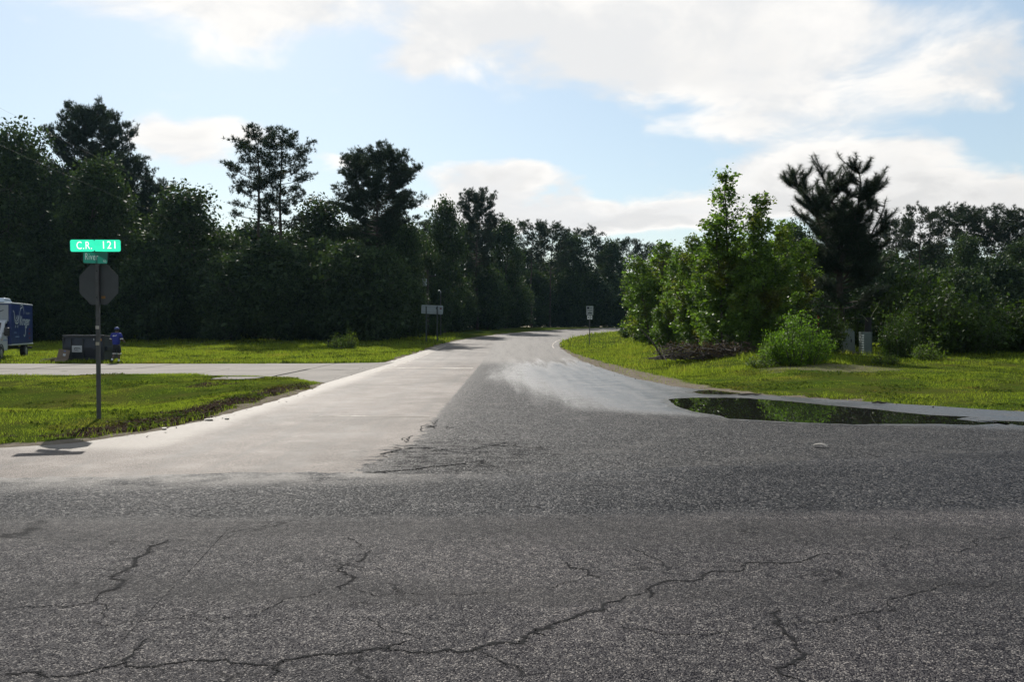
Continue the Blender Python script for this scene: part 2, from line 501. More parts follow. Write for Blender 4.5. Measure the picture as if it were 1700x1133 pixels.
# ------------------------------------------------------------------ asphalt
def asphalt(name, crossing):
    m = bpy.data.materials.new(name); m.use_nodes = True
    t = NT(m.node_tree); b = t.n['Principled BSDF']
    p = t.pos(); x, y, z = t.xyz(p)
    big = t.noise(p, 0.28, 4, 0.6); mid = t.noise(p, 1.6, 5, 0.6); fine = t.noise(p, 60, 3, 0.7)
    jag = t.noise(p, 5.0, 4, 0.65)
    streak = t.noise(t.vscale(p, (2.2, 0.12, 1.0)), 1.0, 4, 0.6)
    cs = t.sub(t.mul(jag, 1.0), 0.5)
    clump = t.noise(p, 11, 4, 0.75)
    # stones of the surfacing, small and coarse
    vf = t.node('ShaderNodeTexVoronoi'); t.l.new(p, vf.inputs['Vector']); vf.inputs['Scale'].default_value = 125
    vc = t.node('ShaderNodeTexVoronoi'); t.l.new(p, vc.inputs['Vector']); vc.inputs['Scale'].default_value = 60
    stone_f = t.xyz(vf.outputs['Color'])[0]; stone_c = t.xyz(vc.outputs['Color'])[0]
    def stones(dark, mid_c, light, s):
        q = t.add(s, t.mul(t.sub(clump, 0.5), 0.7))
        c = t.mix(t.ss(q, 0.10, 0.75), dark, mid_c)
        return t.mix(t.ss(q, 0.80, 1.04), c, light)
    if crossing:
        # worn wheel area in front, coarse chip band along the far side
        ybnd = t.add(t.add(7.9, t.mul(x, 0.06)), t.mul(t.sub(mid, 0.5), 0.35))
        coarse = t.ss(t.add(t.sub(y, ybnd), t.mul(t.sub(clump, 0.5), 0.5)), -0.18, 0.22)
        fcol = stones((0.006, 0.006, 0.009), (0.047, 0.043, 0.045), (0.195, 0.175, 0.158), stone_f)
        ccol = stones((0.006, 0.007, 0.009), (0.028, 0.028, 0.031), (0.105, 0.10, 0.095), stone_c)
        col = t.mix(coarse, fcol, ccol)
        worn = t.ss(t.add(big, t.mul(t.sub(mid, 0.5), 0.5)), 0.38, 0.66)
        # polished wheel tracks run along the road, oil between them
        trk = t.noise(t.vscale(p, (0.10, 1.0, 1.0)), 0.75, 3, 0.5)
        col = t.mix(t.mul(t.ss(trk, 0.52, 0.36), 0.45), col, (0.022, 0.021, 0.021))
        wv = t.node('ShaderNodeVectorMath', operation='ADD'); t.l.new(p, wv.inputs[0]); t.l.new(t.vscale(t.noise(p, 2.2, 5, 0.65, 0.0, color=True), (0.75, 0.75, 0.0)), wv.inputs[1])
        hair = t.voro(wv.outputs[0], 0.8, 'Distance', 'DISTANCE_TO_EDGE')
        hair = t.mul(t.ss(hair, 0.011, 0.003), t.ss(t.noise(p, 0.9, 3, 0.6), 0.47, 0.60))
        col = t.mix(t.mul(hair, 0.85), col, (0.008, 0.008, 0.009))
        spot = t.mul(t.ss(t.noise(p, 2.4, 3, 0.5), 0.66, 0.76), 0.6)
        col = t.mix(spot, col, (0.02, 0.019, 0.019))
        col = t.mix(t.mul(worn, 0.6), col, t.mix(1.0, col, (1.6, 1.54, 1.48), 'MULTIPLY'))
        dust = t.mul(t.ss(t.sub(y, t.add(9.75, t.mul(x, 0.12))), -0.25, 0.65), t.ss(t.add(x, cs), 1.0, -2.5))
        dust = t.mul(dust, t.ss(mid, 0.3, 0.6))
        col = t.mix(t.mul(dust, 0.6), col, (0.13, 0.115, 0.102))
        sg = t.xyz(vf.outputs['Color'])[1]; rough = t.lin(t.m('POWER', sg, 2.0), 0, 1, 0.74, 0.42)
        wet = None
    else:
        # left lane: smooth, dusted with pale sand; right lane: open dark chippings
        seam = t.sub(x, t.add(-1.52, t.mul(t.add(cs, t.mul(t.sub(clump, 0.5), 0.5)), t.lin(y, 10, 22, 0.95, 0.16))))
        nearseam = t.mul(t.ss(y, 13.2, 10.2), -0.45)
        seam = t.sub(seam, nearseam)
        lane = t.ss(seam, 0.06, -0.06)
        halo = t.mul(t.ss(t.add(seam, t.mul(t.sub(mid, 0.5), 1.6)), 0.7, -0.1), 0.28)
        lcol = stones((0.056, 0.043, 0.035), (0.130, 0.102, 0.084), (0.22, 0.176, 0.146), stone_f)
        lcol = t.mix(t.mul(t.ss(t.add(streak, t.mul(t.sub(mid, 0.5), 0.6)), 0.46, 0.72), 0.6), lcol, (0.075, 0.067, 0.060))
        lcol = t.mix(t.mul(t.ss(mid, 0.5, 0.72), 0.35), lcol, (0.14, 0.117, 0.099))
        dcol = stones((0.009, 0.009, 0.010), (0.038, 0.037, 0.038), (0.16, 0.15, 0.14), stone_c)
        dcol = t.mix(t.mul(t.ss(mid, 0.48, 0.72), 0.35), dcol, (0.075, 0.067, 0.061))
        trk = t.mul(t.m('ABSOLUTE', t.sub(t.m('ABSOLUTE', t.sub(t.add(x, 3.75), t.mul(t.sub(streak, 0.5), 0.5))), 0.85)), 1.0)
        lcol = t.mix(t.mul(t.mul(t.ss(trk, 0.38, 0.05), t.ss(mid, 0.3, 0.6)), 0.45), lcol, (0.085, 0.074, 0.066))
        # far end of the right lane painted paler for the sun's reflection, left blended to match
        farm = t.ss(t.add(y, t.mul(cs, 4.0)), 38, 46)
        fcol = t.mix(t.mul(t.ss(streak, 0.42, 0.7), 0.5), (0.115, 0.103, 0.092), (0.068, 0.063, 0.058))
        dcol = t.mix(farm, dcol, fcol)
        lcol = t.mix(t.mul(farm, 0.6), lcol, fcol)
        dcol = t.mix(halo, dcol, (0.095, 0.084, 0.075))
        bv = t.lin(t.add(big, t.mul(t.sub(mid, 0.5), 0.6)), 0.32, 0.68, 0.76, 1.16)
        lcol = t.mix(1.0, lcol, t.comb(bv, bv, bv), 'MULTIPLY')
        col = t.mix(lane, dcol, lcol)
        # crumbled wedge where the two surfacings have broken up
        ex = t.m('DIVIDE', t.add(x, 0.75), 1.5); ey = t.m('DIVIDE', t.sub(y, 11.9), 1.7)
        crm = t.ss(t.add(t.add(t.mul(ex, ex), t.mul(ey, ey)), t.mul(cs, 1.4)), 1.1, 0.5)
        flake = t.noise(t.vscale(p, (2.2, 5.5, 1.0)), 1.0, 5, 0.7)
        crm = t.mul(crm, t.ss(flake, 0.47, 0.56))
        col = t.mix(t.mul(crm, 0.85), col, stones((0.004, 0.004, 0.005), (0.016, 0.016, 0.018), (0.09, 0.085, 0.08), stone_c))
        # sand washed along the kerbless edges
        es = t.mul(t.ss(t.add(x, t.mul(cs, 0.5)), -5.0, -5.6), t.ss(y, 12.0, 12.8))
        col = t.mix(t.mul(es, 0.6), col, (0.19, 0.165, 0.135))
        # damp film in front of the puddle
        wa = t.ss(t.add(t.sub(x, t.m('MAXIMUM', t.mul(t.sub(30.0, y), 0.17), 0.0)), t.add(t.mul(cs, 1.2), t.mul(t.sub(streak, 0.5), 2.4))), -1.3, 1.4)
        wb = t.ss(t.sub(y, t.add(t.sub(18.9, t.mul(x, 0.44)), t.mul(cs, 1.2))), -0.8, 1.0)
        wc = t.ss(t.add(y, t.add(t.mul(cs, 6.0), t.mul(t.sub(streak, 0.5), 30))), 47, 36)
        wd = t.ss(t.sub(t.add(t.sub(27.5, t.mul(x, 0.75)), t.mul(cs, 1.5)), y), -14.0, -12.0)
        wet = t.mul(t.mul(wa, wb), wc)
        col = t.mix(wet, col, t.mix(1.0, col, (0.55, 0.57, 0.62), 'MULTIPLY'))
        wp = t.mul(wet, t.ss(t.add(clump, t.mul(t.sub(mid, 0.5), 0.8)), 0.25, 0.55))
        rough = t.lin(wp, 0, 1, t.lin(lane, 0, 1, t.lin(t.m('POWER', t.xyz(vc.outputs['Color'])[1], 2.0), 0, 1, 0.76, 0.44), t.lin(clump, 0.3, 0.7, 0.48, 0.62)), t.lin(streak, 0.3, 0.7, 0.28, 0.42))
    t.l.new(col, b.inputs['Base Color'])
    t.put(b.inputs['Roughness'], rough)
    b.inputs['Specular IOR Level'].default_value = 0.22
    # pits and cracks between the stones do not shine, the stone faces do
    bw = t.node('ShaderNodeRGBToBW'); t.l.new(col, bw.inputs[0])
    shine = t.m('MINIMUM', t.mul(bw.outputs[0], 1.55), 0.3)
    if crossing: t.put(b.inputs['Specular IOR Level'], t.mul(shine, t.lin(coarse, 0, 1, 1.5, 1.1)))
    if wet is not None: t.put(b.inputs['Specular IOR Level'], t.lin(wet, 0, 1, t.mul(shine, t.lin(lane, 0, 1, 1.25, 0.8)), 0.72))
    # relief of the stones
    hf = t.mul(t.sub(0.5, vf.outputs['Distance']), t.add(0.3, stone_f))
    hc = t.mul(t.sub(0.5, vc.outputs['Distance']), t.add(0.3, stone_c))
    if crossing:
        hh = t.mix(coarse, t.comb(hf, hf, hf), t.comb(hc, hc, hc))
        hh = t.xyz(hh)[0]
        nrm = t.bump(hh, 0.75, 0.012)
    else:
        hsel = t.xyz(t.mix(lane, t.comb(hc, hc, hc), t.comb(hf, hf, hf)))[0]
        st = t.lin(lane, 0, 1, 0.75, 0.45)
        st = t.mul(st, t.lin(wet, 0, 1, 1.0, 0.45))
        nrm = t.bump(hsel, st, 0.012)
    t.l.new(nrm, b.inputs['Normal'])
    return m

ASPH_X = asphalt('chip_seal_crossing', True)
ASPH_S = asphalt('asphalt_side_road', False)

def build_roads():
    rs = np.random.RandomState(5)
    # road that leads away: rows across it, then the bend
    L = np.array(LEFT); Rr = np.array(RIGHT)
    ys = np.concatenate([np.arange(9.7, 30, 0.1), np.arange(30, 62, 0.4)])
    xl = np.interp(ys, L[:, 1], L[:, 0]); xr = np.interp(ys, Rr[:, 1], Rr[:, 0])
    xl = np.maximum(xl, -120); xr = np.minimum(xr, 120)
    jl = vnoise(ys * 0 + 1, ys, 0.5, 11) * 0.07 + vnoise(ys * 0 + 1, ys, 0.16, 12) * 0.05
    jr = vnoise(ys * 0 + 7, ys, 0.7, 13) * 0.10 + vnoise(ys * 0 + 7, ys, 0.2, 14) * 0.05
    rows = [np.stack([np.linspace(a + (j1 if a > -20 else 0), b + (j2 if b < 20 else 0), 41), np.full(41, yy)], 1) for a, b, yy, j1, j2 in zip(xl, xr, ys, jl, jr)]
    for (ox, oy), (ix, iy) in zip([(LEFT[-1])] + OUT, [(RIGHT[-1])] + INN):
        k = np.linspace(0, 1, 41)[:, None]
        rows.append(np.array([[ox, oy]]) * (1 - k) + np.array([[ix, iy]]) * k)
    P = np.concatenate(rows); n = len(rows)
    i = np.arange(40)[None, :] + 41 * np.arange(n - 1)[:, None]
    q = np.stack([i, i + 1, i + 42, i + 41], -1).reshape(-1, 4)
    z = base_h(P[:, 1])
    me = mesh_np('side_road', np.column_stack([P, z]), q, smooth=True)
    o = obj('side_road', me, ASPH_S); tag(o, kind='structure')
    # road that crosses in front, laid a little proud of the other
    xs = np.concatenate([np.arange(-120, -20, 4.0), np.arange(-20, 20, 0.12), np.arange(20, 121, 4.0)])
    yf = np.interp(xs, [-120, -6, 0, 3, 7.8, 15, 30, 120], [9.75, 10.15, 10.3, 10.8, 12.3, 13.3, 13.9, 12.9])
    yf = yf + vnoise(xs, xs * 0, 1.1, 21) * 0.20 + vnoise(xs, xs * 0, 0.3, 22) * 0.08 + vnoise(xs, xs * 0, 0.13, 23) * 0.05
    rows = [np.stack([xs, -25 + (yf + 25) * k], 1) for k in (0, 0.4, 0.7, 0.85, 0.93, 0.97, 0.99, 1.0)]
    rows.append(np.stack([xs, yf + 0.012], 1))
    P = np.concatenate(rows); n = len(rows); w = len(xs)
    i = np.arange(w - 1)[None, :] + w * np.arange(n - 1)[:, None]
    q = np.stack([i, i + 1, i + w + 1, i + w], -1).reshape(-1, 4)
    z = np.full(len(P), 0.010); z[-w:] = -0.004
    me = mesh_np('crossing_road', np.column_stack([P, z]), q)
    o = obj('crossing_road', me, ASPH_X); tag(o, kind='structure')
    return o
CROSS = build_roads()

# ------------------------------------------------------------------ concrete drive of separate slabs
def concrete():
    m = bpy.data.materials.new('old_concrete'); m.use_nodes = True
    t = NT(m.node_tree); b = t.n['Principled BSDF']; p = t.pos()
    n1 = t.noise(p, 0.5, 5, 0.6); n2 = t.noise(p, 7, 5, 0.65); n3 = t.noise(p, 60, 3, 0.6)
    c = t.mix(t.ss(n1, 0.35, 0.7), (0.21, 0.19, 0.17), (0.16, 0.146, 0.13))
    c = t.mix(t.mul(t.ss(n2, 0.5, 0.75), 0.5), c, (0.10, 0.092, 0.08))
    t.l.new(c, b.inputs['Base Color']); b.inputs['Roughness'].default_value = 0.85; b.inputs['Specular IOR Level'].default_value = 0.15
    t.l.new(t.bump(t.add(n2, n3), 0.35, 0.02), b.inputs['Normal'])
    return m
CONC = concrete()
def build_drive():
    bm = bmesh.new()
    vs = [bm.verts.new((x, y, float(base_h(y)) - 0.05)) for x, y in DRIVE if True]
    bm.faces.new(vs)
    root = obj('driveway', bm_mesh('driveway', bm), mat('joint_soil', (0.05, 0.045, 0.035), 0.95), None)
    tag(root, kind='structure')
    rs = random.Random(3)
    yn = lambda x: float(np.interp(x, [-80, -19, -12.5, -9.2, -7.6, -6.6, -6.0], [31.2, 31.6, 31.2, 30.6, 29.4, 27.6, 27.0]))
    yf = lambda x: float(np.interp(x, [-80, -32, -20, -9.5, -7.0, -6.0], [40.6, 40.9, 41.0, 41.2, 41.9, 43.0]))
    xs = [-62, -56.5, -51.5, -46.8, -42.2, -37.9, -33.5, -29.2, -24.9, -20.6, -16.2, -12.0, -8.6, -5.95]
    for a, b in zip(xs[:-1], xs[1:]):
        for k0, k1 in ((0, 0.48), (0.48, 1)):
            g = 0.03
            def P(x, k): return (x, yn(x) + (yf(x) - yn(x)) * k)
            # slab outline with a slightly broken edge
            pts = []
            n = 7
            for i in range(n + 1): pts.append(P(a + g + (b - a - 2 * g) * i / n, k0 + 0.004))
            for i in range(n + 1): pts.append(P(b - g - (b - a - 2 * g) * i / n, k1 - 0.004))
            pts = [(x + rs.uniform(-.03, .03) if -60 < x < -6.2 else x, y + rs.uniform(-.06, .06)) for x, y in pts]
            dz = rs.uniform(-0.008, 0.012)
            bm = bmesh.new()
            top = [bm.verts.new((x, y, float(base_h(y)) + 0.006 + dz)) for x, y in pts]
            bot = [bm.verts.new((x, y, float(base_h(y)) - 0.10)) for x, y in pts]
            bm.faces.new(top)
            for i in range(len(pts)):
                j = (i + 1) % len(pts); bm.faces.new((top[j], top[i], bot[i], bot[j]))
            bmesh.ops.recalc_face_normals(bm, faces=bm.faces)
            obj('slab', bm_mesh('slab', bm), CONC, root)
build_drive()

# ------------------------------------------------------------------ cracks
CRACKM = mat('crack_void', (0.010, 0.010, 0.011), 0.95, spec=0.1)
def frac(pts, rs, depth=4, amp=0.13):
    for _ in range(depth):
        out = [pts[0]]
        for a, b in zip(pts[:-1], pts[1:]):
            d = b - a; L = d.length
            n = Vector((-d.y, d.x))
            out += [(a + b) / 2 + n * rs.gauss(0, amp), b]
        pts = out; amp *= 0.85
    return pts
def crack(px, w, seed, z, amp=0.15, depth=5, parent=None, name='crack', ratio=1.0):
    rs = random.Random(seed)
    pts = [Vector(((a - 850) / F * Y, Y)) for a, b in px for Y in [EYE * F / (b - HZ)]]
    pts = frac(pts, rs, depth, amp)
    v = []; n = len(pts)
    for i, p in enumerate(pts):
        d = (pts[min(i + 1, n - 1)] - pts[max(i - 1, 0)]); d.normalize()
        nn = Vector((-d.y, d.x))
        t = i / (n - 1)
        e = min(1.0, 6 * t + 0.12, 6 * (1 - t) + 0.12)
        ww = w * e * max(0.18, rs.gauss(0.8, 0.5 * ratio))
        v += [(*(p + nn * ww * 0.5 * rs.uniform(0.6, 1.4)), z), (*(p - nn * ww * 0.5 * rs.uniform(0.6, 1.4)), z)]
    q = [(2 * i, 2 * i + 1, 2 * i + 3, 2 * i + 2) for i in range(n - 1)]
    return obj(name, mesh_np('crack', np.array(v), q), CRACKM, parent)
CR = [
 ([(0, 1020), (80, 1012), (140, 1008), (160, 1000)], .009), ([(155, 1002), (195, 980), (222, 945), (225, 930), (245, 912), (275, 900)], .020),
 ([(140, 1008), (165, 1025), (178, 1030)], .007),
 ([(575, 895), (590, 905), (597, 912)], .008), ([(612, 918), (600, 935), (590, 938)], .011), ([(572, 942), (570, 955), (584, 962), (575, 975), (565, 985)], .015),
 ([(60, 1045), (150, 1040), (230, 1038), (320, 1025), (350, 1038), (420, 1030), (470, 1000), (530, 985), (565, 982)], .006),
 ([(580, 978), (620, 995), (700, 993), (850, 990), (930, 975), (975, 960)], .006), ([(938, 938), (945, 948), (975, 960), (1000, 966)], .010),
 ([(0, 1128), (45, 1124), (75, 1133)], .012), ([(80, 1128), (110, 1131), (160, 1118), (205, 1108), (222, 1085), (250, 1065)], .010),
 ([(200, 1108), (260, 1114), (330, 1104), (400, 1110), (455, 1113)], .010),
 ([(445, 1133), (455, 1113), (470, 1103), (520, 1095), (590, 1092), (640, 1085), (680, 1070)], .013),
 ([(640, 1086), (710, 1092), (770, 1090), (800, 1080), (895, 1052), (945, 1035), (1000, 1020), (1075, 990)], .017),
 ([(1075, 990), (1080, 980), (1130, 970), (1180, 955), (1240, 940), (1330, 938), (1400, 925)], .010),
 ([(1073, 982), (1085, 990), (1080, 1000)], .010), ([(800, 1085), (830, 1105), (870, 1125)], .008), ([(890, 1050), (905, 1062)], .01),
 ([(1010, 1035), (1040, 1050), (1100, 1060), (1180, 1060), (1295, 1052)], .008),
 ([(1290, 1015), (1295, 1035), (1302, 1050), (1318, 1066), (1335, 1100), (1345, 1145)], .015),
 ([(1302, 1048), (1340, 1038), (1390, 1035), (1430, 1025), (1480, 1000), (1550, 985), (1640, 980), (1700, 975)], .008),
 ([(1050, 915), (1080, 930), (1097, 945)], .009), ([(1097, 945), (1180, 948), (1240, 940)], .005), ([(1240, 950), (1330, 940)], .005),
 ([(1480, 885), (1500, 910), (1510, 918)], .008), ([(1550, 918), (1620, 915), (1660, 900), (1700, 895)], .009), ([(865, 842), (905, 848)], .010),
 ([(945, 850), (985, 866)], .007), ([(605, 1030), (640, 1055), (690, 1065)], .007), ([(1600, 826), (1650, 836), (1700, 846)], .007), ([(1180, 985), (1250, 1000), (1290, 1008)], .005),
]
RAVEL = mat('ravelled_edge', (0.021, 0.020, 0.021), 0.9, spec=0.15, var=0.5, vscale=40)
for i, (p, w) in enumerate(CR):
    crack(p, w * 1.1, i, 0.0137, parent=CROSS)
    if w > 0.009:
        o = crack(p, w * 1.9, i, 0.0123, parent=CROSS, name='ravelled_crack_edge', ratio=1.6)
        o.data.materials.clear(); o.data.materials.append(RAVEL)
crack([(402, 857), (265, 1000), (185, 1085)], .004, 77, 0.0135, amp=0.004, parent=CROSS, name='construction_joint')
SIDE = bpy.data.objects['side_road']
BR = [
 ([(595, 782), (620, 765), (650, 750), (662, 746)], .06), ([(655, 748), (690, 746), (715, 749), (740, 750), (757, 758)], .05), ([(670, 744), (720, 741), (760, 740), (795, 735)], .035),
 ([(755, 741), (800, 739), (850, 737)], .05), ([(822, 743), (800, 752), (784, 760), (790, 768), (805, 771)], .04), ([(697, 710), (724, 709)], .035), 
 ([(640, 778), (680, 776), (720, 772)], .03), ([(735, 684), (690, 718), (655, 744)], .03), ([(850, 741), (880, 744), (905, 745)], .03), ([(730, 712), (760, 710)], .02), ([(770, 772), (830, 778)], .02),
 ([(630, 758), (650, 757), (672, 752)], .04), ([(840, 752), (870, 758)], .018), ([(610, 787), (650, 784)], .03),
]
for i, (p, w) in enumerate(BR):
    rr = random.Random(900 + i)
    for k in range(4):          # short torn lengths rather than one line
        a = rr.uniform(0, len(p) - 1.3); b = min(len(p) - 1.001, a + rr.uniform(0.35, 0.9))
        f = lambda u: tuple(p[int(u)][c] + (p[int(u) + 1][c] - p[int(u)][c]) * (u - int(u)) + rr.gauss(0, (5, 1.6)[c]) for c in (0, 1))
        crack([f(a), f((a + b) / 2), f(b)], w * rr.uniform(.45, 1.0), 200 + 10 * i + k, 0.0045, amp=0.12, parent=SIDE, name='broken_edge', ratio=1.0)

# broken tongues of old surfacing that stand proud where the lanes meet
def patches():
    rs = random.Random(8)
    for outline, hh in (([(605, 786), (640, 764), (668, 752), (720, 755), (760, 762), (775, 772), (720, 776), (660, 784)], 0.012),
                        ([(668, 744), (700, 735), (760, 734), (840, 735), (815, 742), (782, 756), (755, 752), (720, 745)], 0.010)):
        pts = [Vector(((a - 850) / F * Y, Y)) for a, b in outline for Y in [EYE * F / (b - HZ)]]
        pts = frac(pts + [pts[0]], rs, 3, 0.11)[:-1]
        bm = bmesh.new()
        c = sum(pts, Vector((0, 0))) / len(pts)
        top = [bm.verts.new((*(c + (p - c) * 0.975), hh * .7)) for p in pts]
        bot = [bm.verts.new((*p, -0.01)) for p in pts]
        n = len(pts)
        for i in range(n):
            j = (i + 1) % n
            bm.faces.new((top[j], top[i], bot[i], bot[j]))
        bm.faces.new(top)
        bmesh.ops.recalc_face_normals(bm, faces=bm.faces)
        obj('broken_asphalt_slab', bm_mesh('broken_asphalt_slab', bm), ASPH_S, SIDE)
patches()

# ------------------------------------------------------------------ worn paint
def paintmat():
    m = bpy.data.materials.new('worn_road_paint'); m.use_nodes = True
    t = NT(m.node_tree); b = t.n['Principled BSDF']; p = t.pos()
    n = t.noise(p, 9, 5, 0.7); n2 = t.noise(p, 1.1, 3, 0.6)
    f = t.ss(t.add(n, t.mul(t.sub(n2, 0.5), 0.8)), 0.45, 0.75)
    t.l.new(t.mix(f, (0.24, 0.21, 0.18), (0.62, 0.57, 0.51)), b.inputs['Base Color'])
    b.inputs['Roughness'].default_value = 0.75; b.inputs['Specular IOR Level'].default_value = 0.15
    return m
PAINT = paintmat()
def ribbon(name, pts, w, zo, parent, m=PAINT):
    pts = [Vector(p) for p in pts]; v = []; n = len(pts)
    for i, p in enumerate(pts):
        d = (pts[min(i + 1, n - 1)] - pts[max(i - 1, 0)]).normalized(); nn = Vector((-d.y, d.x)) * w / 2
        for s in (1, -1):
            q = p + nn * s; v.append((q.x, q.y, float(base_h(q.y)) + zo))
    q = [(2 * i, 2 * i + 1, 2 * i + 3, 2 * i + 2) for i in range(n - 1)]
    return obj(name, mesh_np(name, np.array(v), q), m, parent)
ribbon('edge_line', [(-5.35, y) for y in np.arange(33.5, 62, 1.0)], 0.10, 0.004, SIDE)
ribbon('edge_line', [(ARC_C[0] - (RO - .65) * math.cos(a), ARC_C[1] + (RO - .65) * math.sin(a)) for a in np.arange(0.0, 0.5, 0.02)], 0.11, 0.005, SIDE)
ribbon('edge_line', [(ARC_C[0] - (RI + .5) * math.cos(a), ARC_C[1] + (RI + .5) * math.sin(a)) for a in np.arange(0.0, 0.22, 0.02)], 0.10, 0.005, SIDE)
ribbon('stop_line', [(x, 36.6 - 0.06 * (x + 1.7)) for x in np.arange(-5.3, -1.5, 0.4)], 0.6, 0.004, SIDE)
ribbon('stop_line', [(x, 16.9 - 0.03 * (x + 1.6)) for x in np.arange(-3.9, -1.4, 0.25)], 0.09, 0.004, SIDE)

# ------------------------------------------------------------------ puddles
def watermat():
    m = bpy.data.materials.new('puddle_water'); m.use_nodes = True
    t = NT(m.node_tree); b = t.n['Principled BSDF']
    b.inputs['Base Color'].default_value = (0.012, 0.012, 0.010, 1)
    b.inputs['Roughness'].default_value = 0.0; b.inputs['IOR'].default_value = 1.33
    t.l.new(t.bump(t.noise(t.pos(), 1.3, 2, 0.5), 0.02, 0.01), b.inputs['Normal'])
    return m
WATER = watermat()
def dampmat():
    m = bpy.data.materials.new('damp_silt'); m.use_nodes = True
    t = NT(m.node_tree); b = t.n['Principled BSDF']; p = t.pos()
    n = t.noise(p, 6, 5, 0.7); n2 = t.noise(p, 45, 3, 0.7)
    t.l.new(t.mix(t.ss(n, 0.35, 0.7), (0.016, 0.015, 0.014), (0.055, 0.047, 0.038)), b.inputs['Base Color'])
    t.put(b.inputs['Roughness'], t.lin(n, 0.35, 0.65, 0.22, 0.55))
    t.l.new(t.bump(t.add(n2, n), 0.4, 0.008), b.inputs['Normal'])
    return m
DAMP = dampmat()
def puddle(px, label, seed, z=0.0035):
    rs = random.Random(seed)
    pts = [Vector(((a - 850) / F * Y, Y)) for a, b in px for Y in [EYE * F / (b - HZ)]]
    pts = frac(pts + [pts[0]], rs, 4, 0.045)[:-1]
    # damp silty margin a hand's breadth wider than the water
    n = len(pts); area = sum(pts[i].x * pts[(i + 1) % n].y - pts[(i + 1) % n].x * pts[i].y for i in range(n)); sg = -1 if area > 0 else 1
    ring = []
    for i, p in enumerate(pts):
        d = pts[(i + 2) % n] - pts[i - 2]; d.normalize()
        w = 0.10 + 0.16 * (0.5 + 0.5 * float(vnoise(np.array([p.x * 1.0]), np.array([p.y * 1.0]), 0.35, 61)[0]))
        ring.append(p + Vector((-d.y, d.x)) * w * sg)
    v = [(p.x, p.y, 0.0028) for p in pts] + [(p.x, p.y, 0.0028) for p in ring]
    obj('damp_margin', mesh_np('damp_margin', np.array(v), [(i, (i + 1) % n, n + (i + 1) % n, n + i) for i in range(n)]), DAMP, SIDE)
    bm = bmesh.new(); f = bm.faces.new([bm.verts.new((p.x, p.y, z)) for p in pts])
    if f.normal.z < 0: f.normal_flip()
    bmesh.ops.triangulate(bm, faces=[f])
    for q in bm.faces:
        q.normal_update()
        if q.normal.z < 0: q.normal_flip()
    o = obj('puddle', bm_mesh('puddle', bm), WATER); tag(o, label, kind='structure')
puddle([(1110, 664), (1150, 661), (1240, 662), (1330, 669), (1450, 680), (1545, 690), (1612, 693), (1590, 697), (1660, 704), (1620, 707), (1560, 705), (1480, 705), (1420, 706), (1300, 701), (1210, 696), (1150, 684), (1120, 673)], 'long dark puddle mirroring the trees', 1)
puddle([(1150, 651), (1180, 648), (1240, 652), (1215, 656), (1165, 655)], 'small shallow puddle at the grass edge', 2)
puddle([(1640, 699), (1700, 701), (1790, 708), (1800, 713), (1690, 707)], 'thin puddle at the right of the junction', 3)

# ------------------------------------------------------------------ foliage builders
def unit(v):
    return v / (np.linalg.norm(v, axis=-1, keepdims=True) + 1e-9)

def leaf_quads(rs, c, size, aspect=0.55, up=0.5):
    """one small folded rhombus per centre"""
    n = len(c)
    nrm = unit(rs.normal(size=(n, 3)) + np.array([0, 0, up]))
    a = unit(np.cross(nrm, unit(rs.normal(size=(n, 3)))))
    b = np.cross(nrm, a)
    L = (size * np.clip(rs.lognormal(-0.08, 0.38, n), 0.35, 2.0))[:, None]
    v = np.stack([c - a * L * 0.5, c + b * L * aspect * 0.5 + nrm * L * 0.08, c + a * L * 0.5, c - b * L * aspect * 0.5 + nrm * L * 0.08], 1)
    q = np.arange(4 * n).reshape(n, 4)
    return v.reshape(-1, 3), q

def needle_tufts(rs, p, d, length, per, width, spread=0.9, back=0.15):
    n = len(p)
    P = np.repeat(p, per, 0); D = np.repeat(d, per, 0)
    dirs = unit(D + rs.normal(size=P.shape) * spread)
    L = (length * rs.uniform(0.7, 1.15, len(P)))[:, None]
    w = unit(np.cross(dirs, unit(rs.normal(size=P.shape)))) * width * 0.5
    base = P - D * (back * rs.uniform(0, 1, len(P))[:, None])
    v = np.stack([base - w, base + w, base + dirs * L], 1)
    t = np.arange(3 * len(P)).reshape(-1, 3)
    return v.reshape(-1, 3), t

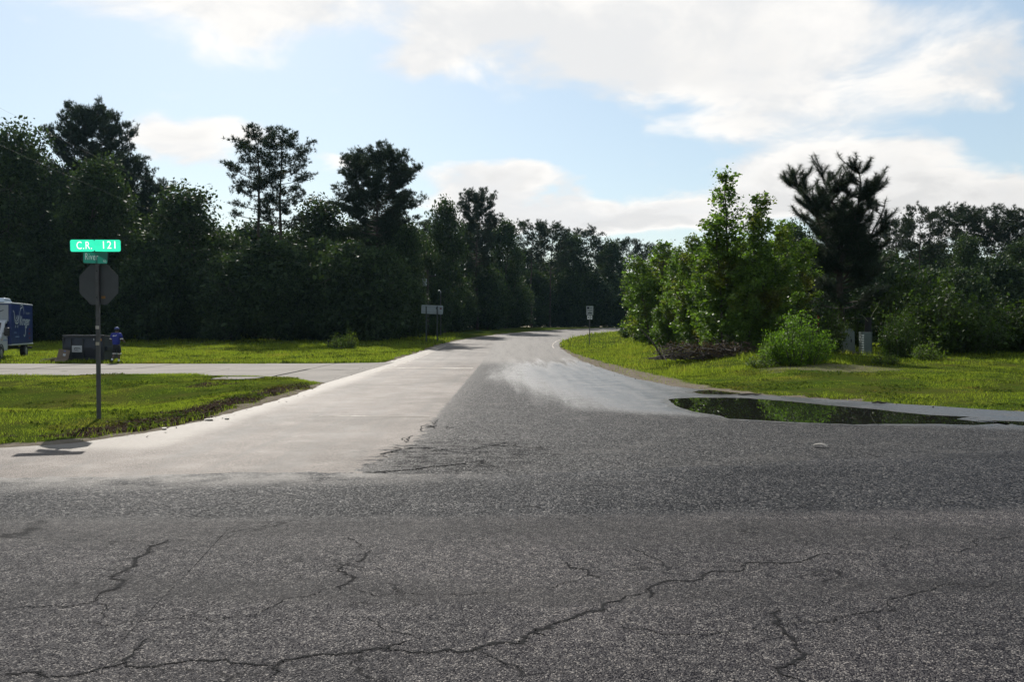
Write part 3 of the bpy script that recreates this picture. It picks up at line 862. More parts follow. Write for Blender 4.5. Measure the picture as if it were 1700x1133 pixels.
TEMPL = {}
def broadleaf(key, seed, Ht, Rad, base=0.18, lobes=13, clus=34, per=42, leaf=0.30, sig=0.55, m=OAK, up=0.5, trunk_r=0.28, shape=1.0, lean=0.0):
    rs = np.random.RandomState(seed)
    tr = Buf()
    zt = np.linspace(0, 0.86 * Ht, 9)
    bend = np.cumsum(rs.normal(0, 0.018 * Ht, (9, 2)), 0); bend[0] = 0
    path = np.column_stack([bend, zt]); path[0, 2] = -0.25
    rad = trunk_r * (1 - 0.9 * (zt / Ht) ** 0.8); rad[0] *= 1.35
    tr.tube(path, rad, 8)
    C0 = []
    zc = (base + 1) / 2 * Ht; hz = (1 - base) / 2 * Ht
    for i in range(lobes):
        k = (i + 0.5) / lobes
        f = -0.86 + 1.78 * k
        a = i * 2.399 + rs.uniform(-.5, .5)
        w = max(0.0, 1 - abs(f) ** 2.2) ** 0.5 * (1.0 if f < 0 else (1 - 0.35 * f) ** shape)
        rr = Rad * w * rs.uniform(0.30, 0.78)
        if f > 0.7: rr *= 0.7
        if shape > 1.2: rr *= 1 - 0.6 * max(f, 0)
        C0.append((np.array([rr * math.cos(a), rr * math.sin(a), zc + f * hz * 0.92]), Rad * rs.uniform(0.30, 0.50) * (1 - (0.25 if shape < 1.2 else 0.55) * max(f, 0))))
    cen = []
    for c, r in C0:
        j = int(np.clip((c[2] - 0.25 * Ht * rs.uniform(.3, 1)) / (0.86 * Ht) * 8, 1, 8))
        s = path[j]
        mid = (s + c) / 2 + np.array([0, 0, -0.03 * Ht]) + rs.normal(0, 0.02 * Ht, 3)
        tr.tube([s, mid, c], [rad[j] * 0.55, rad[j] * 0.35, 0.03], 5)
        n = int(clus * rs.uniform(0.7, 1.3))
        d = unit(rs.normal(size=(n, 3)) + np.array([0, 0, 0.15]))
        pts = c + d * (r * rs.uniform(0.45, 1.12, n) ** 0.7)[:, None] * np.array([1, 1, 0.82])
        cen.append(pts)
        for q in pts[:: max(1, n // 7)]:
            tr.tube([c, (c + q) / 2 + rs.normal(0, .1, 3), q], [0.035, 0.022, 0.008], 4)
    cen = np.concatenate(cen)
    cen[:, 2] = np.maximum(cen[:, 2], base * Ht * 0.8 + rs.uniform(0, .4, len(cen)))
    cnt = rs.poisson(per, len(cen))
    P = np.repeat(cen, cnt, 0)
    P = P + rs.normal(size=P.shape) * sig * np.array([1, 1, 0.7])
    P[:, 2] = np.maximum(P[:, 2], 0.1 + rs.uniform(0, 0.3, len(P)))
    v, q = leaf_quads(rs, P, leaf, 0.6, up)
    TEMPL[key] = (float(np.percentile(v[:, 2], 99.9)), tr.mesh('trunk_' + key), BARK, mesh_np('crown_' + key, v, q), m)

def pine(key, seed, Ht, Rad, base=0.5, nb=46, dense=1.0, m=PINE, droop=0.0, topround=1.0, needle=0.42, width=0.055, per=13):
    rs = np.random.RandomState(seed)
    tr = Buf()
    zt = np.linspace(0, Ht * 0.985, 12)
    bend = np.cumsum(rs.normal(0, 0.006 * Ht, (12, 2)), 0); bend[0] = 0
    path = np.column_stack([bend, zt]); path[0, 2] = -0.3
    r0 = 0.0125 * Ht
    rad = r0 * (1 - 0.88 * (zt / Ht) ** 1.2)
    tr.tube(path, rad, 8)
    tp = []; td = []
    for i in range(nb):
        t = base + (0.985 - base) * ((i + rs.uniform(0, .8)) / nb) ** 0.85
        k = (t - base) / (1 - base)
        prof = (max(0.02, 1 - ((k - 0.38) / 0.66) ** 2)) ** 0.5 if k > 0.38 else 0.55 + 0.45 * (k / 0.38)
        L = Rad * prof * rs.uniform(0.62, 1.12)
        if L < 0.5: L = 0.5
        a = i * 2.399 + rs.uniform(-.7, .7)
        j = t * Ht / (Ht * 0.985) * 11
        j0 = int(min(10, math.floor(j))); s = path[j0] + (path[j0 + 1] - path[j0]) * (j - j0)
        rise = 0.15 + 0.55 * k - droop
        e = np.array([math.cos(a), math.sin(a), rise]);
        pts = [s, s + e * L * 0.4 * np.array([1, 1, .55]), s + e * L * 0.75 * np.array([1, 1, .75]), s + e * L * np.array([1, 1, 1.0])]
        br = max(0.02, rad[min(11, j0)] * 0.42)
        tr.tube(pts, [br, br * .7, br * .45, .012], 4)
        nsub = int(3 + L * 2.2 * dense)
        for sidx in range(nsub):
            u = rs.uniform(0.42, 1.0)
            o = s + e * L * u * np.array([1, 1, .6 + .4 * u])
            aa = a + rs.normal(0, 0.9)
            sl = rs.uniform(0.35, 0.95) * (0.5 + 0.5 * L / Rad)
            tip = o + np.array([math.cos(aa), math.sin(aa), rs.uniform(0.05, 0.75)]) * sl
            tr.tube([o, tip], [0.022, 0.008], 3)
            n = int(4 * dense) + 3
            pp = tip + rs.normal(size=(n, 3)) * np.array([.26, .26, .17])
            tp.append(pp); dd = (tip - o); td.append(np.tile(dd / np.linalg.norm(dd) * 0.5 + np.array([0, 0, .45]), (n, 1)))
    tp = np.concatenate(tp); td = np.concatenate(td)
    v, t = needle_tufts(rs, tp, td, needle, per, width, 0.85)
    TEMPL[key] = (float(np.percentile(v[:, 2], 99.9)), tr.mesh('trunk_' + key), BARK, mesh_np('crown_' + key, v, None, t), m)

def young_pine(key, seed, Ht, Rad):
    """several leaders, upswept bottle-brush shoots"""
    rs = np.random.RandomState(seed)
    tr = Buf(); pts_all = []; dir_all = []
    def shoot(s, d, L, r, curve=0.5):
        n = max(4, int(L / 0.22)); p = [s]; dd = unit(np.asarray(d, float))
        for i in range(n):
            dd = unit(dd + np.array([0, 0, curve / n]) + rs.normal(0, 0.065, 3))
            p.append(p[-1] + dd * L / n)
        p = np.array(p); tr.tube(p, np.linspace(r, 0.008, len(p)), 4)
        return p
    def brush(p, frm):
        n = len(p); i0 = int(n * frm)
        seg = p[i0:]
        if len(seg) < 2: return
        k = np.linspace(0, len(seg) - 1.001, max(2, int(len(seg) * 5)))
        i = k.astype(int); q = seg[i] + (seg[i + 1] - seg[i]) * (k - i)[:, None]
        d = unit(seg[i + 1] - seg[i])
        pts_all.append(q); dir_all.append(d)
    path = np.array([[0, 0, -.2], [.05, 0, Ht * .2], [-.05, .05, Ht * .4], [.1, 0, Ht * .55]])
    tr.tube(path, [.17, .14, .12, .10], 8)
    leaders = []
    for a, tilt, L, dn in ((3.0, .34, .50, 0), (0.1, .30, .50, 0), (2.4, .10, .47, 0), (5.9, .62, .50, .16), (3.5, .70, .52, .16), (1.2, .3, .40, .1)):
        p = shoot(path[-1] + np.array([0, 0, -Ht * dn]), (math.cos(a) * tilt, math.sin(a) * tilt, 1), L * Ht, .075, .35)
        leaders.append(p); brush(p, 0.3)
    stems = [(np.array([path[0] + (path[-1] - path[0]) * t for t in np.linspace(0.33, 1, 14)]), 0.9)] + [(l, 0.62) for l in leaders]
    for st, fac in stems:
        n = len(st); nbr = 44 if fac > .8 else 22
        for i in range(nbr):
            k = rs.uniform(0.02, 0.97)
            s = st[int(k * (n - 1))]
            h = s[2] / Ht
            L = Rad * fac * rs.uniform(0.35, 1.0) * (1.2 - 0.85 * h) + 0.25
            a = rs.uniform(0, 2 * math.pi)
            p = shoot(s, (math.cos(a), math.sin(a), -0.05 + 0.6 * h), L, .035, 0.15 + 0.55 * h)
            brush(p, 0.35)
            for u in range(int(3 + L * 2.4)):
                kk = rs.uniform(0.3, 0.95); o = p[int(kk * (len(p) - 1))]
                aa = a + rs.choice([-1, 1]) * rs.uniform(.4, 1.0)
                pp = shoot(o, (math.cos(aa), math.sin(aa), 0.3 + 0.5 * h), rs.uniform(.4, .95), .016, 0.9)
                brush(pp, 0.15)
    P = np.concatenate(pts_all); D = np.concatenate(dir_all)
    v, t = needle_tufts(rs, P, D * 0.7, 0.27, 7, 0.015, 0.95, 0.05)
    TEMPL[key] = (float(v[:, 2].max()), tr.mesh('trunk_' + key), BARK, mesh_np('crown_' + key, v, None, t), PINE)

def branchy(key, seed, Ht, stems, nb, leaf, m, sub=7, per=9, spread=0.09):
    """young broadleaf with several leaders; leaves sit in sprays along real twigs"""
    rs = np.random.RandomState(seed); tr = Buf(); P = []
    for (bx, by, tx, ty, h, Rad, base) in stems:
        n = 10; u = np.linspace(0, 1, n)
        path = np.column_stack([bx + (tx - bx) * u ** 1.3 + rs.normal(0, .03, n), by + (ty - by) * u ** 1.3 + rs.normal(0, .03, n), u * h * Ht])
        path[0, 2] = -.15
        tr.tube(path, 0.010 * Ht * h * (1 - 0.92 * u) + .006, 6)
        for i in range(nb):
            t = base + (0.99 - base) * ((i + rs.uniform(0, 1)) / nb)
            j = min(n - 2, int(t * (n - 1))); s = path[j] + (path[j + 1] - path[j]) * (t * (n - 1) - j)
            prof = (1 - t) ** 0.75 * (0.6 + 0.4 * min(1, t / 0.3))
            L = (Rad * prof + 0.22) * rs.uniform(0.45, 1.25)
            a = i * 2.399 + rs.uniform(-.8, .8)
            d = unit(np.array([math.cos(a), math.sin(a), rs.uniform(0.15, 1.0) + 0.5 * t]))
            q = [s]; k = 5
            for w in range(k):
                d = unit(d + rs.normal(0, .10, 3) + np.array([0, 0, .03])); q.append(q[-1] + d * L / k)
            q = np.array(q); tr.tube(q, np.linspace(.012 + .006 * L, .004, k + 1), 4)
            ns = int(sub * (0.5 + L))
            for w in range(ns):
                v = rs.uniform(0.25, 1.0) * k; vi = min(k - 1, int(v)); o = q[vi] + (q[vi + 1] - q[vi]) * (v - vi)
                dd = unit(d + rs.normal(0, .75, 3)); tl = rs.uniform(.15, .42)
                if w % 3 == 0: tr.tube([o, o + dd * tl], [.006, .003], 3)
                c = rs.poisson(per)
                g = rs.uniform(0.1, 1.05, c)[:, None]
                P.append(o + dd * tl * g + rs.normal(0, spread, (c, 3)) + np.array([0, 0, -.03]))
    P = np.concatenate(P); P[:, 2] = np.maximum(P[:, 2], .08)
    v, q = leaf_quads(rs, P, leaf, 0.62, 0.45)
    TEMPL[key] = (float(np.percentile(v[:, 2], 99.9)), tr.mesh('trunk_' + key), BARK, mesh_np('crown_' + key, v, q), m)

def bush(key, seed, Ht, Rad, leaf, n_stem, per, m, flat=0.7, sig=0.16, up=0.8, aspect=0.6):
    rs = np.random.RandomState(seed); tr = Buf(); cen = []
    for i in range(n_stem):
        a = rs.uniform(0, 2 * math.pi); r = Rad * math.sqrt(rs.uniform(0, 1)); h = Ht * (1 - 0.62 * (r / Rad) ** 2) * rs.uniform(0.62, 1.08)
        b = np.array([r * .55 * math.cos(a), r * .55 * math.sin(a), -.05]); t = np.array([r * math.cos(a), r * math.sin(a), h])
        mid = (b + t) / 2 + rs.normal(0, .08, 3)
        tr.tube([b, mid, t], [.016, .012, .005], 4)
        for u in np.linspace(0.12, 1.0, 9):
            cen.append(b * (1 - u) + t * u + rs.normal(0, .07, 3))
    cen = np.array(cen); cnt = rs.poisson(per, len(cen))
    P = np.repeat(cen, cnt, 0); P = P + rs.normal(size=P.shape) * sig * np.array([1, 1, flat])
    P[:, 2] = np.maximum(P[:, 2], 0.02 + rs.uniform(0, .1, len(P)))
    v, q = leaf_quads(rs, P, leaf, aspect, up)
    TEMPL[key] = (Ht, tr.mesh('stems_' + key), TWIG, mesh_np('leaves_' + key, v, q), m)

pine('pineA', 1, 24, 3.8, 0.55, 38, 0.85)
pine('pineB', 2, 24, 3.7, 0.52, 42, 0.85)
pine('pineC', 3, 24, 5.9, 0.47, 120, 1.2)
pine('pineD', 4, 24, 4.4, 0.42, 84, 1.1)
pine('pineE', 6, 15, 3.0, 0.62, 30, 0.95, needle=0.38)
pine('pineF', 7, 15, 3.4, 0.55, 36, 0.95, needle=0.38)
broadleaf('oakA', 11, 21, 6.6, 0.06, 20, 42, 36, 0.34, 0.70)
broadleaf('oakB', 12, 18, 5.2, 0.05, 17, 42, 36, 0.32, 0.62)
broadleaf('oakC', 13, 16, 4.6, 0.10, 15, 40, 34, 0.31, 0.62)
broadleaf('under', 14, 9, 4.4, 0.00, 15, 42, 36, 0.30, 0.55, trunk_r=0.13)
branchy('gumA', 21, 8.5, [(0, 0, .1, 0, 1.0, 1.5, .05), (.3, .1, .9, .2, .72, 1.2, .05), (-.3, 0, -.8, .1, .62, 1.2, .05)], 54, 0.125, GUM, 7, 14)
branchy('gumB', 22, 7.5, [(0, 0, .2, 0, 1.0, 1.7, .04), (.4, 0, 1.2, .3, .86, 1.4, .04), (-.4, .1, -1.1, .0, .80, 1.4, .04), (0, -.3, .1, -.8, .62, 1.3, .03)], 46, 0.125, GUM, 7, 14)
branchy('gumC', 23, 6.0, [(0, 0, -.2, 0, 1.0, 1.6, .02), (.4, 0, 1.2, .2, .85, 1.4, .02), (-.4, .1, -1.3, .1, .76, 1.4, .02), (.1, -.3, .3, -1.0, .7, 1.2, .02)], 44, 0.12, GUM, 7, 14)
young_pine('ypine', 31, 10.0, 3.3)
bush('bushA', 41, 2.1, 1.6, 0.095, 70, 14, BRIGHT, 0.4, 0.13, 1.4, 0.45)
bush('bushB', 42, 2.2, 1.5, 0.11, 60, 11, VINE, 0.7, 0.17, 0.7)
bush('bushC', 43, 2.9, 2.0, 0.13, 75, 13, VINE, 0.7, 0.2, 0.6)
bush('weed', 44, 0.9, 0.6, 0.09, 28, 5, WEED, 0.8, 0.08, 0.4, 0.35)

def plant(name, key, label, cat, px=None, top=None, Y=None, x=None, h=None, rz=None, group=None, wide=1.0, names=('trunk', 'crown')):
    Ht, tm, tmat, cm, cmat = TEMPL[key]
    if px is not None and px < 690 and Y > 80: Y *= 0.9      # the left wood stands nearer
    if x is None: x = (px - 850) / F * Y
    z = float(H(x, Y))
    if h is None: h = EYE + (HZ - top) / F * Y - z
    s = h / Ht
    o = thing(name, label, cat, (x, Y, z), rz if rz is not None else (x * 1.7 + Y * 0.9) % 6.28, group)
    o.scale = (s * wide, s * wide, s)
    for nm, me, mm in ((names[0], tm, tmat), (names[1], cm, cmat)):
        if not me.materials: me.materials.append(mm)
        c = bpy.data.objects.new(nm, me); C.objects.link(c); c.parent = o
    return o

BU = ('stems', 'foliage')
G1 = 'woods on the left'
# --- trees that can be told apart on the left, from the frame edge to the bend
T = [
 ('oak_tree', 'oakA', 'broad dark oak at the left edge behind the delivery truck', 30, 207, 88, 0.85, None),
 ('oak_tree', 'oakB', 'leafy oak directly behind the green street name sign', 165, 262, 86, 0.9, None),
 ('pine_tree', 'pineC', 'tall dense pine rising highest above the street name sign', 160, 176, 104, 0.78, None),
 ('pine_tree', 'pineD', 'lower pine crown leaning right below the tallest left pine', 222, 258, 102, 0.8, None),
 ('oak_tree', 'oakC', 'rounded oak filling the dip right of the tallest left pine', 308, 304, 90, 1.1, None),
 ('pine_tree', 'pineD', 'small pine top peeking over the oaks left of the dip', 264, 298, 104, 0.65, None),
 ('pine_tree', 'pineA', 'slender open pine, left one of the tall bare-trunked pair', 422, 210, 92, 1.0, None),
 ('pine_tree', 'pineB', 'slender open pine, right one of the tall bare-trunked pair', 458, 216, 91, 1.0, None),
 ('oak_tree', 'oakC', 'dark oak between the slender pine pair and the round pine', 535, 326, 96, 1.05, None),
 ('pine_tree', 'pineC', 'big round-crowned pine standing alone above the woods', 628, 243, 94, 0.98, None),
 ('oak_tree', 'oakC', 'thin grey-green tree just right of the big round pine', 738, 328, 98, 0.62, None),
 ('pine_tree', 'pineD', 'pine with a narrow pointed top left of the road bend', 792, 314, 112, 0.9, None),
 ('oak_tree', 'oakB', 'dark shoulder tree right of the pointed pine', 838, 362, 122, 0.7, None),
 ('pine_tree', 'pineE', 'feathery pale pine over the middle of the road', 882, 364, 132, 0.95, None),
 ('pine_tree', 'pineF', 'feathery pine right of the middle of the road', 912, 366, 136, 0.85, None),
 ('oak_tree', 'oakC', 'round oak low in the skyline over the bend', 944, 384, 142, 0.85, None),
 ('pine_tree', 'pineF', 'flat-topped pine above the parking sign', 978, 376, 146, 0.95, None),
 ('oak_tree', 'oakB', 'dark oak closing the road at the bend', 1014, 396, 150, 0.8, None),
 ('pine_tree', 'pineE', 'open flat pine left of the green hedge trees', 1046, 393, 152, 0.9, None),
 ('pine_tree', 'pineF', 'last dark pine showing over the start of the hedge trees', 1078, 402, 155, 0.9, None),
 ('oak_tree', 'oakB', 'dark oak below the slender pine pair', 392, 392, 96, 0.95, None),
 ('oak_tree', 'oakB', 'dark oak under the big round pine', 672, 372, 92, 0.8, None),
 ('oak_tree', 'oakC', 'oak at the far left frame corner', -60, 215, 90, 1.0, None),
]
for nm, key, lab, px, top, Y, w, g in T:
    plant(nm, key, lab, 'tree', px=px, top=top, Y=Y, wide=w, group=g)
# --- the dark mass of the wood behind and below them
rs = random.Random(21)
def zone(px):
    for lim, s in ((60, 'left of the street sign, beyond the truck'), (260, 'right behind the street sign'), (390, 'between the street sign and the slender pines'), (500, 'around the slender pine pair'),
                   (590, 'between the slender pines and the round pine'), (680, 'around the big round pine'), (770, 'behind the grey backed road sign'), (900, 'left of the road bend'), (1030, 'straight beyond the road bend'), (9999, 'behind the start of the hedge')):
        if px < lim: return s
for px in range(-330, 1180, 42):
    Yf = float(np.interp(px, [-330, 560, 660, 760, 900, 1180], [94, 96, 97, 112, 145, 168])) + rs.uniform(0, 7)
    skl = float(np.interp(px, [-330, 0, 200, 280, 420, 640, 720, 800, 860, 1000, 1180], [230, 240, 285, 325, 405, 355, 355, 365, 390, 412, 428]))
    key = rs.choice(['oakB', 'oakC', 'oakA', 'pineD'])
    plant('wood_tree', key, 'dark tree of the shaded wood ' + zone(px), 'tree', px=px + rs.uniform(-14, 14), top=skl + rs.uniform(0, 40), Y=Yf + 8, wide=rs.uniform(0.85, 1.1), group='trees massed in the dark wood', rz=rs.uniform(0, 6))
for px in range(-300, 1120, 46):
    Yf = float(np.interp(px, [-300, 560, 650, 700, 780, 900, 1180], [84, 86, 84, 92, 106, 138, 160])) + rs.uniform(-2, 3)
    plant('understory_tree', 'under', 'low leafy tree at the wood foot ' + zone(px), 'tree', px=px + rs.uniform(-12, 12), h=rs.uniform(6.0, 10.0), Y=Yf, wide=rs.uniform(0.8, 1.1), group='understory along the foot of the wood', rz=rs.uniform(0, 6))
# second rank that closes the gaps low down
for px in range(-300, 1160, 55):
    Yf = float(np.interp(px, [-300, 560, 700, 780, 900, 1180], [112, 114, 122, 130, 160, 182])) + rs.uniform(-3, 5)
    plant('understory_tree', 'under', 'half hidden tree deep in the wood ' + zone(px), 'tree', px=px + rs.uniform(-12, 12), h=rs.uniform(10, 14), Y=Yf, wide=rs.uniform(0.9, 1.2), group='understory along the foot of the wood', rz=rs.uniform(0, 6))

for px in range(700, 1120, 26):
    Yf = float(np.interp(px, [700, 780, 900, 1180], [97, 112, 137, 158])) + rs.uniform(0, 3)
    plant('understory_tree', 'under', 'shrubby growth at the wood foot ' + zone(px), 'tree', px=px + rs.uniform(-8, 8), h=rs.uniform(4, 6), Y=Yf, wide=rs.uniform(1.0, 1.3), group='understory along the foot of the wood', rz=rs.uniform(0, 6))

# --- right of the road: hedge of young trees
TR = [
 ('sweetgum_tree', 'gumA', 'tallest slim young tree of the green roadside hedge', 1207, 288, 40.5, 1.31),
 ('sweetgum_tree', 'gumB', 'bright young tree right of the slim one, at the hedge end', 1266, 326, 38.5, 1.17),
 ('sweetgum_tree', 'gumB', 'bushy young tree in the middle of the roadside hedge', 1152, 392, 46, 1.13),
 ('sweetgum_tree', 'gumC', 'low broad young tree below the slim one', 1195, 440, 43, 1.17),
 ('sweetgum_tree', 'gumC', 'rounded young tree where the hedge meets the bend', 1094, 403, 60, 1.24),
 ('sweetgum_tree', 'gumB', 'pale topped young tree left of the bushy middle one', 1126, 412, 54, 1.10),
 ('sweetgum_tree', 'gumC', 'farthest small tree of the hedge, nearest the bend', 1070, 438, 72, 1.17),
 ('sweetgum_tree', 'gumB', 'shaded young tree behind the bright hedge end', 1300, 372, 43, 1.17),
 ('sweetgum_tree', 'gumC', 'leafy sapling at the front foot of the hedge', 1238, 470, 38, 1.17),
 ('sweetgum_tree', 'gumC', 'low leafy sapling beside the brush pile', 1110, 485, 50, 1.24),
]
for nm, key, lab, px, top, Y, w in TR:
    plant(nm, key, lab, 'tree', px=px, top=top, Y=Y, wide=w)
plant('young_pine_tree', 'ypine', 'dark young pine with upswept brush-like shoots and several leaders', 'tree', px=1395, top=258, Y=46, rz=0.0, wide=1.36)
TP = [
 ('pine_tree', 'pineE', 'thin pine with a bare trunk right of the young pine', 1523, 340, 84, 0.85),
 ('pine_tree', 'pineF', 'flat-crowned pine, first of the row on the right skyline', 1580, 336, 88, 0.85),
 ('pine_tree', 'pineE', 'flat-crowned pine, second of the row on the right skyline', 1622, 338, 90, 1.0),
 ('pine_tree', 'pineF', 'flat-crowned pine, third of the row on the right skyline', 1662, 346, 86, 0.9),
 ('pine_tree', 'pineE', 'flat-crowned pine cut by the right frame edge', 1702, 344, 84, 1.1),
 ('pine_tree', 'pineF', 'half hidden pine behind the right of the young pine', 1484, 360, 90, 0.8),
 ('oak_tree', 'oakC', 'dark rounded oak below the flat pines at right', 1604, 388, 76, 0.75),
 ('oak_tree', 'oakC', 'dark oak at the right frame edge', 1690, 398, 74, 0.8),
 ('oak_tree', 'oakB', 'dark oak behind the young pine trunk', 1435, 400, 78, 0.6),
 ('oak_tree', 'oakC', 'dark oak showing between hedge and young pine', 1318, 368, 74, 0.8),
 ('oak_tree', 'oakB', 'dark oak just beyond the right frame edge', 1770, 360, 78, 0.8),
]
for nm, key, lab, px, top, Y, w in TP:
    plant(nm, key, lab, 'tree', px=px, top=top, Y=Y, wide=w)
def zone2(px):
    return 'behind the hedge trees' if px < 1330 else 'behind the young pine' if px < 1480 else 'below the flat pines at right' if px < 1660 else 'at and beyond the right frame edge'
for px in range(1280, 1960, 45):
    if 1490 < px < 1550: continue
    plant('understory_tree', 'under', 'front understory tree of the right wood ' + zone2(px), 'tree', px=px + rs.uniform(-12, 12), h=rs.uniform(5.5, 8.0), Y=rs.uniform(66, 74), wide=rs.uniform(0.8, 1.0), group='understory of the right wood', rz=rs.uniform(0, 6))
for px in range(1120, 1960, 48):
    if 1490 < px < 1550: continue
    plant('understory_tree', 'under', 'rear understory tree of the right wood ' + zone2(px), 'tree', px=px + rs.uniform(-12, 12), h=rs.uniform(8.5, 11.0), Y=rs.uniform(92, 104), wide=rs.uniform(0.9, 1.1), group='understory of the right wood', rz=rs.uniform(0, 6))
# --- bushes on the right bank
def plantg(name, key, label, px, py, h, wide=1.0, rz=None, dY=0.0):
    p = gnd(px, py)
    return plant(name, key, label, 'bush', x=p.x, Y=p.y + dY, h=h, wide=wide, names=BU, rz=rz)
plantg('bush', 'bushA', 'bright green feathery bush left of the utility cabinets', 1326, 606, 2.05, 0.85)
plantg('bush', 'bushA', 'low bright skirt of leaves left of the feathery bush', 1290, 606, 1.1, 0.9, 2.0)
plantg('bush', 'bushB', 'leafy bush hanging over the rounded utility cabinet', 1368, 588, 2.3, 0.7, 1.0)
plantg('bush', 'bushB', 'leafy tangle behind the two utility cabinets', 1415, 579, 2.1, 0.8, 2.5)
plantg('bush', 'bushB', 'vine covered bush right of the cabinets', 1490, 594, 1.9, 0.62, 4.0)
plantg('bush', 'bushC', 'large dark vine mound right of the cabinets', 1545, 588, 2.9, 1.0, 0.4)
plantg('bush', 'bushC', 'dark shrub in the shade at the grass edge, second from the vine mound', 1615, 590, 2.5, 1.0, 1.4, 0.8)
plantg('bush', 'bushC', 'dark shrub at the right edge of the frame', 1690, 588, 2.5, 1.0, 2.9, 1.0)
plantg('bush', 'bushC', 'dark shrub beyond the right edge of the frame', 1770, 588, 2.7, 1.0, 3.9, 1.0)
plantg('bush', 'bushC', 'tall shaded shrub standing behind the vine mound', 1572, 582, 4.4, 0.8, 5.0, 3.0)
plantg('bush', 'bushB', 'small leafy bush at the foot of the hedge', 1230, 590, 1.3, 0.9, 0.5)
plantg('bush', 'bushB', 'low bush under the middle hedge trees', 1165, 578, 1.4, 1.1, 1.5)
plantg('bush', 'bushB', 'low bush at the far foot of the hedge', 1108, 570, 1.6, 1.2, 2.8)
plantg('bush', 'bushB', 'leafy bush at the far end of the hedge beside the bend', 1052, 562, 2.2, 1.0, 2.3)
plantg('weed_clump', 'weed', 'grassy weed clump right of the cabinets', 1540, 600, 0.8, 1.2)
plantg('weed_clump', 'weed', 'weed clump by the short black post beyond the drive', 560, 580, 1.1, 1.1)
plantg('weed_clump', 'weed', 'smaller weed clump right of the black post', 580, 579, 1.4, 0.6)
plantg('bush', 'bushB', 'sunlit bush beside the white box at the wood edge', 650, 560, 2.3, 0.9, 1.1)
plantg('bush', 'bushB', 'sunlit low bush left of the road sign posts', 688, 561, 1.2, 0.9, 2.1)
plantg('bush', 'bushB', 'sunlit bush behind the road sign posts', 722, 559, 2.0, 0.7, 0.1)
plantg('bush', 'bushB', 'leafy bush at the wood edge under the slender pines', 520, 565, 3.4, 1.0, 0.6)
plantg('weed_clump', 'weed', 'rough grass tuft at the foot of the feathery bush', 1262, 612, 0.55, 1.6)
plantg('weed_clump', 'weed', 'rough grass tuft right of the bare soil', 1470, 606, 0.5, 1.7)

# --- brush pile
def brush_pile():
    rs = np.random.RandomState(9)
    p = gnd(1170, 598)
    o = thing('brush_pile', 'pile of dead dark branches heaped before the hedge', 'brush pile', (p.x, p.y, p.z))
    for k, (name, n, L, r) in enumerate((('branches', 150, (0.6, 1.9), .02), ('twigs', 420, (0.25, 0.8), .008))):
        b = Buf()
        for i in range(n):
            c = np.array([rs.uniform(-2.0, 2.4), rs.uniform(-.8, .8), 0]); c[2] = abs(rs.normal(0, .32)) * (1 - (c[0] / 3.2) ** 2) + .05
            d = unit(rs.normal(size=3) * np.array([1, .8, .35])) * rs.uniform(*L) / 2
            a = c - d; e = c + d; a[2] = max(a[2], .01); e[2] = max(e[2], .01)
            b.tube([a, c + rs.normal(0, .05, 3) * (1, 1, .3), e], [r * rs.uniform(.6, 1.4), r, r * .3], 4)
        obj(name, b.mesh(name), TWIG, o)
    b = Buf(); b.tube([(-1.9, -.5, .02), (-2.3, -.3, .75), (-2.9, .1, 1.45)], [.04, .035, .015], 5)
    b.tube([(-2.3, -.3, .75), (-1.8, -.2, 1.15)], [.02, .008], 4)
    obj('leaning_branch', b.mesh('leaning_branch'), TWIG, o)
    P = rs.normal(size=(2200, 3)) * np.array([1.1, .4, .2]) + np.array([.2, 0, .4]); P[:, 2] = np.abs(P[:, 2])
    P = P[(np.abs(P[:, 0]) < 2.4) & (P[:, 2] < .95)]
    v, q = leaf_quads(rs, P, 0.11)
    obj('dead_leaves', mesh_np('dead_leaves', v, q), leafmat('dead_leaves', (.05, .035, .026), (.085, .058, .04), (.035, .045, .02), .2, .8, .2), o)
brush_pile()

